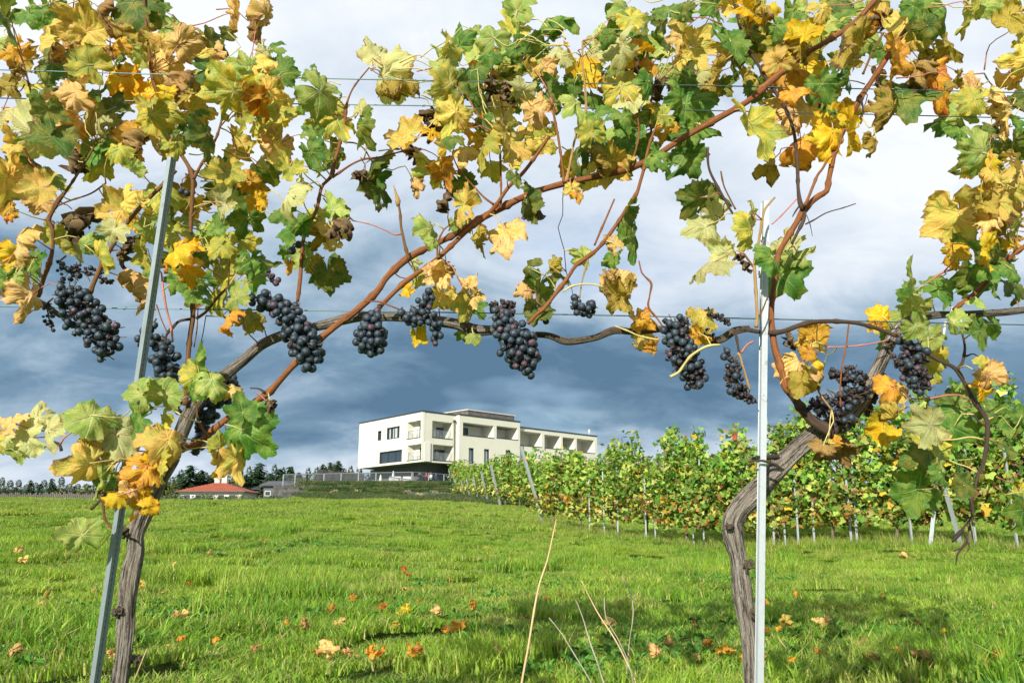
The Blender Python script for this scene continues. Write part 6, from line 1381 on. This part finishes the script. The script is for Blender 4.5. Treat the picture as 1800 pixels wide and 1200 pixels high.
def bunch(vine, label, axis, n_, mix=(.9, .04, .06), dy=-0.06, gr=8.6, seed=0, top=None):
    """axis: px py radius along the bunch; mix: shares of full, purple and shrivelled grapes"""
    r = random.Random(seed*31+5); ax = [(P(a, b, RY+dy), c*ppm(P(a, b, RY+dy))) for a, b, c in axis]
    s = catmull(ax, 0.006); pk = [q for q, _ in s]; k0 = ppm(ax[0][0]); G = gr*k0*0.80
    top = P(top[0], top[1], RY+dy*.4) if top else pk[0]+Vector((0, .02, .02))
    root = obj('grape_bunch', tube_mesh('grape_bunch', [(top, .0022), (pk[0], .0020)]+[(q, .0016) for q in pk[3::4]], STEM, .01, 6), vine, Matrix.Identity(4)); root['label'] = label
    placed = []; tries = 0; wts = [rr**1.6+.004 for _, rr in s]
    stalks = MB()
    n_ = int(n_*1.25)
    while len(placed) < n_ and tries < 9000:
        tries += 1; q, rr = r.choices(s, wts)[0]
        d = Vector((r.gauss(0, 1), r.gauss(0, 1), r.gauss(0, .8))).normalized()*max(0, rr-G*.7)*(r.random()**.38)
        kind = r.choices('fps', mix)[0]; g_ = G*(r.uniform(.84, 1.12) if kind == 'f' else r.uniform(.72, .95) if kind == 'p' else r.uniform(.40, .72)); p = q+d
        if any((p-a).length < (g_+b)*(.80) for a, b in placed): continue
        placed.append((p, g_)); rot = Matrix.Rotation(r.uniform(0, 6), 4, Vector((r.gauss(0, 1), r.gauss(0, 1), 1)).normalized())
        obj('grape', r.choice(GM[kind]), root, Matrix.Translation(p) @ rot @ Matrix.Diagonal((g_, g_, g_*1.05, 1)))
        stalks.bar(q, p-(p-q).normalized()*g_*.7 if (p-q).length > g_ else p, .0007, 4)
    for k in range(int(n_*.35)):      # bare pedicels where grapes are missing
        q, rr = r.choice(s); d = Vector((r.gauss(0, 1), r.gauss(0, 1), r.gauss(.3, .8))).normalized()*rr*r.uniform(.8, 1.15); stalks.bar(q, q+d, .0008, 4, 0, .0012)
    tag(stalks.build('stalk', STEM, root, Matrix.Identity(4)), kind='stuff')
    return root
bunch(VL, 'large loose bunch of blue black grapes at the far left', [(108, 508, 20), (125, 525, 32), (150, 555, 38), (175, 585, 38), (188, 610, 26), (177, 632, 8)], 100, (.86, .04, .10), -.07, 8.6, 1, (150, 515))
bunch(VN, 'small dried string of grapes under the grey arm at the far left', [(82, 535, 9), (86, 560, 13), (92, 580, 6)], 14, (.1, 0, .9), 0, 6, 2)
bunch(VN, 'dried upper wing of the far left bunch', [(105, 460, 8), (118, 478, 22), (150, 478, 20), (190, 495, 12)], 30, (.12, 0, .88), -.03, 6.5, 21)
bunch(VL, 'single hanging grape below the far left bunch', [(115, 565, 3), (117, 590, 9)], 1, (1, 0, 0), -.07, 8.6, 3)
bunch(VL, 'few grapes around the leaning post', [(266, 572, 10), (252, 590, 14), (244, 608, 10)], 9, (.9, 0, .1), -.0, 8.2, 4)
bunch(VL, 'tight upper part of the bunch right of the leaning post', [(268, 592, 12), (284, 612, 24), (290, 640, 30), (286, 668, 24), (272, 682, 10)], 40, (.98, 0, .02), -.0, 8.8, 5, (304, 600))
bunch(VL, 'lower tip of the bunch behind the lime leaf', [(300, 690, 14), (308, 706, 14), (311, 722, 8)], 10, (1, 0, 0), .02, 8.6, 6)
bunch(VL, 'shaded bunch behind the left arm and red cane', [(408, 668, 18), (400, 688, 24), (382, 702, 24), (366, 725, 24), (357, 748, 18), (350, 770, 16), (345, 795, 14)], 62, (.9, 0, .1), .05, 8.4, 7)
bunch(VL, 'long slanting bunch under the left arm', [(450, 528, 14), (480, 535, 26), (505, 552, 30), (520, 580, 32), (535, 605, 34), (545, 630, 26), (540, 652, 10)], 100, (.93, .05, .02), -.07, 8.9, 8, (524, 545))
bunch(VL, 'shrivelled purple cluster above the slanting bunch', [(470, 480, 8), (478, 495, 14), (490, 492, 8)], 10, (.1, .3, .6), -.03, 7.5, 9)
bunch(VL, 'compact bunch at the middle of the red cane', [(660, 548, 10), (655, 572, 26), (652, 596, 32), (648, 614, 18)], 46, (.95, .05, 0), -.08, 8.9, 10, (664, 540))
bunch(VL, 'sparse bunch hanging behind the tan leaf', [(755, 522, 16), (738, 550, 20), (758, 560, 18), (768, 585, 16), (764, 602, 8)], 30, (.88, .06, .06), -.06, 8.4, 11)
bunch(VL, 'wing of grapes left of the middle bunch', [(704, 552, 10), (722, 560, 14), (738, 565, 10)], 9, (1, 0, 0), -.07, 8.4, 12)
bunch(VL, 'large long bunch hanging at the centre', [(878, 548, 20), (888, 575, 26), (905, 596, 40), (918, 622, 36), (928, 645, 22), (930, 662, 10)], 100, (.88, .08, .04), -.08, 8.9, 13, (900, 590))
bunch(VL, 'dried purple top of the centre bunch', [(870, 540, 14), (895, 535, 14), (900, 550, 10)], 22, (.02, .4, .58), -.05, 7.5, 14)
bunch(VL, 'small sparse bunch hanging on a tan stalk', [(1012, 528, 12), (1018, 545, 18), (1034, 550, 18), (1040, 535, 12)], 15, (.9, 0, .1), -.06, 8.4, 15, (1019, 520))
bunch(VL, 'pair of grapes behind the cane right of the centre bunch', [(950, 552, 8), (956, 562, 10)], 4, (1, 0, 0), -.01, 8.4, 16)
bunch(VL, 'wide half shrivelled bunch below the thin arm', [(1190, 572, 28), (1192, 602, 32), (1205, 635, 34), (1220, 660, 28), (1222, 680, 14)], 110, (.55, .03, .42), -.07, 8.8, 17)
bunch(VL, 'dried clump at the right end of the arm', [(1250, 552, 8), (1268, 560, 10), (1280, 568, 8)], 14, (0, .1, .9), -.05, 6.5, 18)
bunch(VL, 'dried clump hanging right of the wide bunch', [(1225, 570, 8), (1248, 592, 12)], 12, (.2, 0, .8), -.02, 7, 22)
bunch(VL, 'thin straggling bunch left of the bright post', [(1278, 622, 13), (1288, 645, 16), (1290, 672, 20), (1302, 690, 18), (1322, 702, 12)], 46, (.35, 0, .65), -.05, 8.2, 19)
bunch(VR, 'shrivelled bunch in the crook of the bent trunk', [(1462, 655, 14), (1500, 665, 24), (1512, 690, 22), (1470, 705, 26), (1432, 712, 16), (1480, 738, 24)], 125, (.15, .03, .82), -.03, 8.2, 20, (1500, 700))
bunch(VL, 'half shrivelled bunch right of the old bent arm', [(1590, 605, 18), (1608, 625, 28), (1602, 650, 26), (1618, 675, 24), (1610, 690, 10)], 60, (.48, .10, .42), -.06, 8.6, 23)
bunch(VL, 'dried side cluster left of the bunch by the bent arm', [(1572, 628, 8), (1580, 640, 10)], 12, (0, 0, 1), -.04, 6, 24)
bunch(VL, 'two small grapes behind the brown cane', [(318, 338, 7), (328, 340, 7)], 2, (1, 0, 0), .0, 7, 25)
bunch(VL, 'pair of grapes among green leaves on the red shoot', [(512, 438, 8), (523, 430, 8)], 3, (1, 0, 0), -.08, 8, 26)
bunch(VR, 'dried grapes on the inner side of the bent arm', [(1550, 660, 10), (1538, 690, 12), (1526, 720, 14)], 26, (.1, 0, .9), .06, 7.5, 27)

# dry stalks in the grass --------------------------------------------------------
STRAW = flat('dry_straw', (0.56, 0.40, 0.20), 0.6, var=0.3, scale=8); STRG = flat('grey_dry_stem', (0.34, 0.30, 0.22), 0.8, var=0.3, scale=8)
def stalk(data, Ys, mat, lab, grp=None):
    pts = []
    for (px, py, w), Y_ in zip(data, Ys):
        p = P(px, py, Y_); pts.append((p, w*.5*ppm(p)))
    o = obj('dry_stalk', tube_mesh('dry_stalk', pts, mat, .03, 6), None, Matrix.Identity(4)); tag(o, lab, 'dry stem', grp); return o
stalk([(905, 1290, 5), (917, 1200, 4.5), (928, 1140, 4), (941, 1060, 4), (950, 1020, 3.2), (962, 985, 3), (978, 912, 1.5)], [1.75, 1.75, 1.76, 1.78, 1.8, 1.8, 1.8], STRAW, 'tall straw coloured stalk standing in the grass at the middle')
stalk([(1070, 1230, 3), (1052, 1170, 2.6), (1036, 1125, 2.6), (1026, 1090, 2), (1013, 1055, 1.6)], [2.6, 2.65, 2.7, 2.75, 2.8], STRG, 'grey dry weed stem, long left one of the group near the right trunk')
stalk([(1132, 1245, 3), (1118, 1200, 3), (1085, 1130, 2.6), (1050, 1075, 2.2), (1022, 1020, 1.4)], [2.65, 2.7, 2.8, 2.9, 2.9], STRAW, 'tan dry weed stem with a bend in the group near the right trunk')
stalk([(1120, 1235, 2), (1105, 1165, 2), (1085, 1120, 2), (1065, 1085, 2), (1062, 1050, 1.5)], [2.7, 2.7, 2.8, 2.8, 2.8], STRG, 'thin grey stem between the two taller dry weed stems')
stalk([(1062, 1245, 2.4), (1040, 1200, 2.4), (1010, 1150, 2.2), (985, 1110, 2), (965, 1085, 1.5)], [2.65, 2.7, 2.8, 2.9, 2.9], STRG, 'low dark stem slanting left beside the straw stalk')
stalk([(1098, 1225, 2), (1106, 1130, 2), (1113, 1080, 2), (1108, 1040, 1.6), (1092, 1010, 1.5)], [2.95, 3.0, 3.0, 3.1, 3.1], STRG, 'curved dark stem right of the dry weed group')
stalk([(1380, 1170, 2.5), (1395, 1160, 2), (1368, 1120, 1.5)], [3.5, 3.5, 3.6], STRAW, 'bent straw by the fallen leaves right of the bright post')
stalk([(235, 1198, 2.5), (248, 1165, 2), (258, 1140, 1.2)], [2.9, 2.9, 2.9], STRAW, 'pale grass stem right of the foot of the left trunk')

# fallen leaves -------------------------------------------------------------------
FALL = """90 310 70 T;115 355 35 T;630 400 45 T;475 530 45 T;740 510 45 A;885 395 50 T;810 325 20 T;940 690 60 T;990 500 30 O;1035 90 50 Y;790 180 60 T;1595 740 65 B;1560 555 40 B;1735 545 70 O;1755 635 60 O;1770 715 80 T;1500 730 35 O;1660 440 35 B;1320 880 60 B;1720 890 90 T;570 920 50 T;40 895 90 T;940 820 40 O;1130 830 30 O;225 610 30 T;1385 235 25 R;1180 230 15 R;1100 310 25 T|330 410 30 R;350 440 30 R;215 640 50 R;335 640 65 Y;290 745 55 M;500 655 50 T;560 740 80 O;630 740 60 O;695 615 25 R;160 910 60 O;215 900 50 O;390 910 90 O;760 270 28 Y;865 365 40 T;1130 840 55 T;1430 705 70 T;1750 840 80 T;1665 895 85 T;850 910 40 T;825 885 25 B;265 510 30 B;60 590 40 R;330 540 40 T;975 690 35 B;405 590 20 O;20 915 20 T|1170 315 40 T;1200 415 25 Y;595 545 40 O;545 730 90 A;455 765 40 O;505 755 30 O;750 712 60 T;1380 792 40 Y;1515 790 30 T;130 830 70 O;215 870 90 O;95 925 40 T;1025 935 55 B;1165 885 85 O;1270 930 85 B;1690 950 80 O;1610 950 60 B;1250 730 30 B;580 940 50 O;730 880 25 O;455 605 25 O"""
CN = {'T': 'tan', 'A': 'amber', 'Y': 'yellow', 'O': 'orange brown', 'B': 'dark brown', 'R': 'reddish', 'M': 'yellow green'}
fl_ = []
for ti, blk in enumerate(FALL.split('|')):
    for row in blk.split(';'):
        a = row.split(); fl_.append((ti*600+float(a[0])/3, 880+float(a[1])/3, float(a[2])/3, a[3]))
zones = [(0, 165, 'left of the leaning post'), (165, 262, 'beside the left trunk'), (262, 420, 'right of the left trunk'), (420, 640, 'well right of the left trunk'), (640, 800, 'in the middle of the grass'), (800, 1000, 'near the tall straw stalk'), (1000, 1290, 'by the dry stems'), (1290, 1480, 'just right of the bright post'), (1480, 1900, 'in the grass at the far right')]
bands = [(0, 985, 'high on the slope'), (985, 1080, 'halfway up'), (1080, 1140, 'in near shade'), (1140, 1300, 'closest by')]
zone = lambda l: (next(z[2] for z in zones if z[0] <= l[0] < z[1]), next(b[2] for b in bands if b[0] <= l[1] < b[1]))
grp_ = {}
for l in fl_: grp_.setdefault((l[3], zone(l)), []).append(l)
ordn = {1: [''], 2: ['left one of two ', 'right one of two '], 3: ['leftmost of three ', 'middle one of three ', 'rightmost of three '], 4: ['leftmost of four ', 'second of four ', 'third of four ', 'rightmost of four ']}
for (cd, zn), ls in grp_.items():
    ls.sort()
    for q, l in enumerate(ls):
        p = on_ground(l[0], min(l[1], 1199)); S_ = l[2]*ppm(p)/1.35; S_ = min(max(S_*1.15, .03), .085)
        me = leaf_mesh(7000+int(l[0]*7+l[1]), LM[cd], 1.4, .8)
        nrm = Vector((random.gauss(0, .35), -0.55+random.gauss(0, .25), 1)).normalized(); q_ = nrm.to_track_quat('Z', 'Y').to_matrix().to_4x4()
        M = Matrix.Translation(p+Vector((0, 0, .075))) @ q_ @ Matrix.Rotation(random.uniform(0, 6.28), 4, 'Z') @ Matrix.Diagonal((S_, S_, S_, 1))
        o = obj('fallen_leaf', me, None, M)
        one = ordn[len(ls)][q]; nm = CN[cd]+(' fallen leaf ' if not one else ' fallen leaves ')
        lb = (one+nm+zn[0]+', '+zn[1]).strip()
        if len(lb.replace(',', '').split()) > 16: lb = lb.replace(' of the right trunk', '').replace('fallen ', '')
        tag(o, lb, 'leaf', 'fallen vine leaves on the grass')
scr = [leaf_mesh(9000+k, LM['TBON'[k % 4]], 1.5, .9) for k in range(8)]
for k in range(80):
    y = 3.3+9*random.random()**1.6; x = random.uniform(-1, 1)*y*.64; S_ = random.uniform(.018, .034)
    M = Matrix.Translation((x, y, gz(x, y)+.045)) @ Matrix.Rotation(random.uniform(-.6, .6), 4, 'X') @ Matrix.Rotation(random.uniform(0, 6.28), 4, 'Z') @ Matrix.Diagonal((S_, S_, S_, 1))
    o = obj('leaf_scrap', scr[k % 8], None, M); tag(o, 'small dry brown scrap of a vine leaf lying among the grass blades', 'leaf', 'small leaf scraps in the grass')
bpy.context.view_layer.update()
print('leaves', n_leaf)
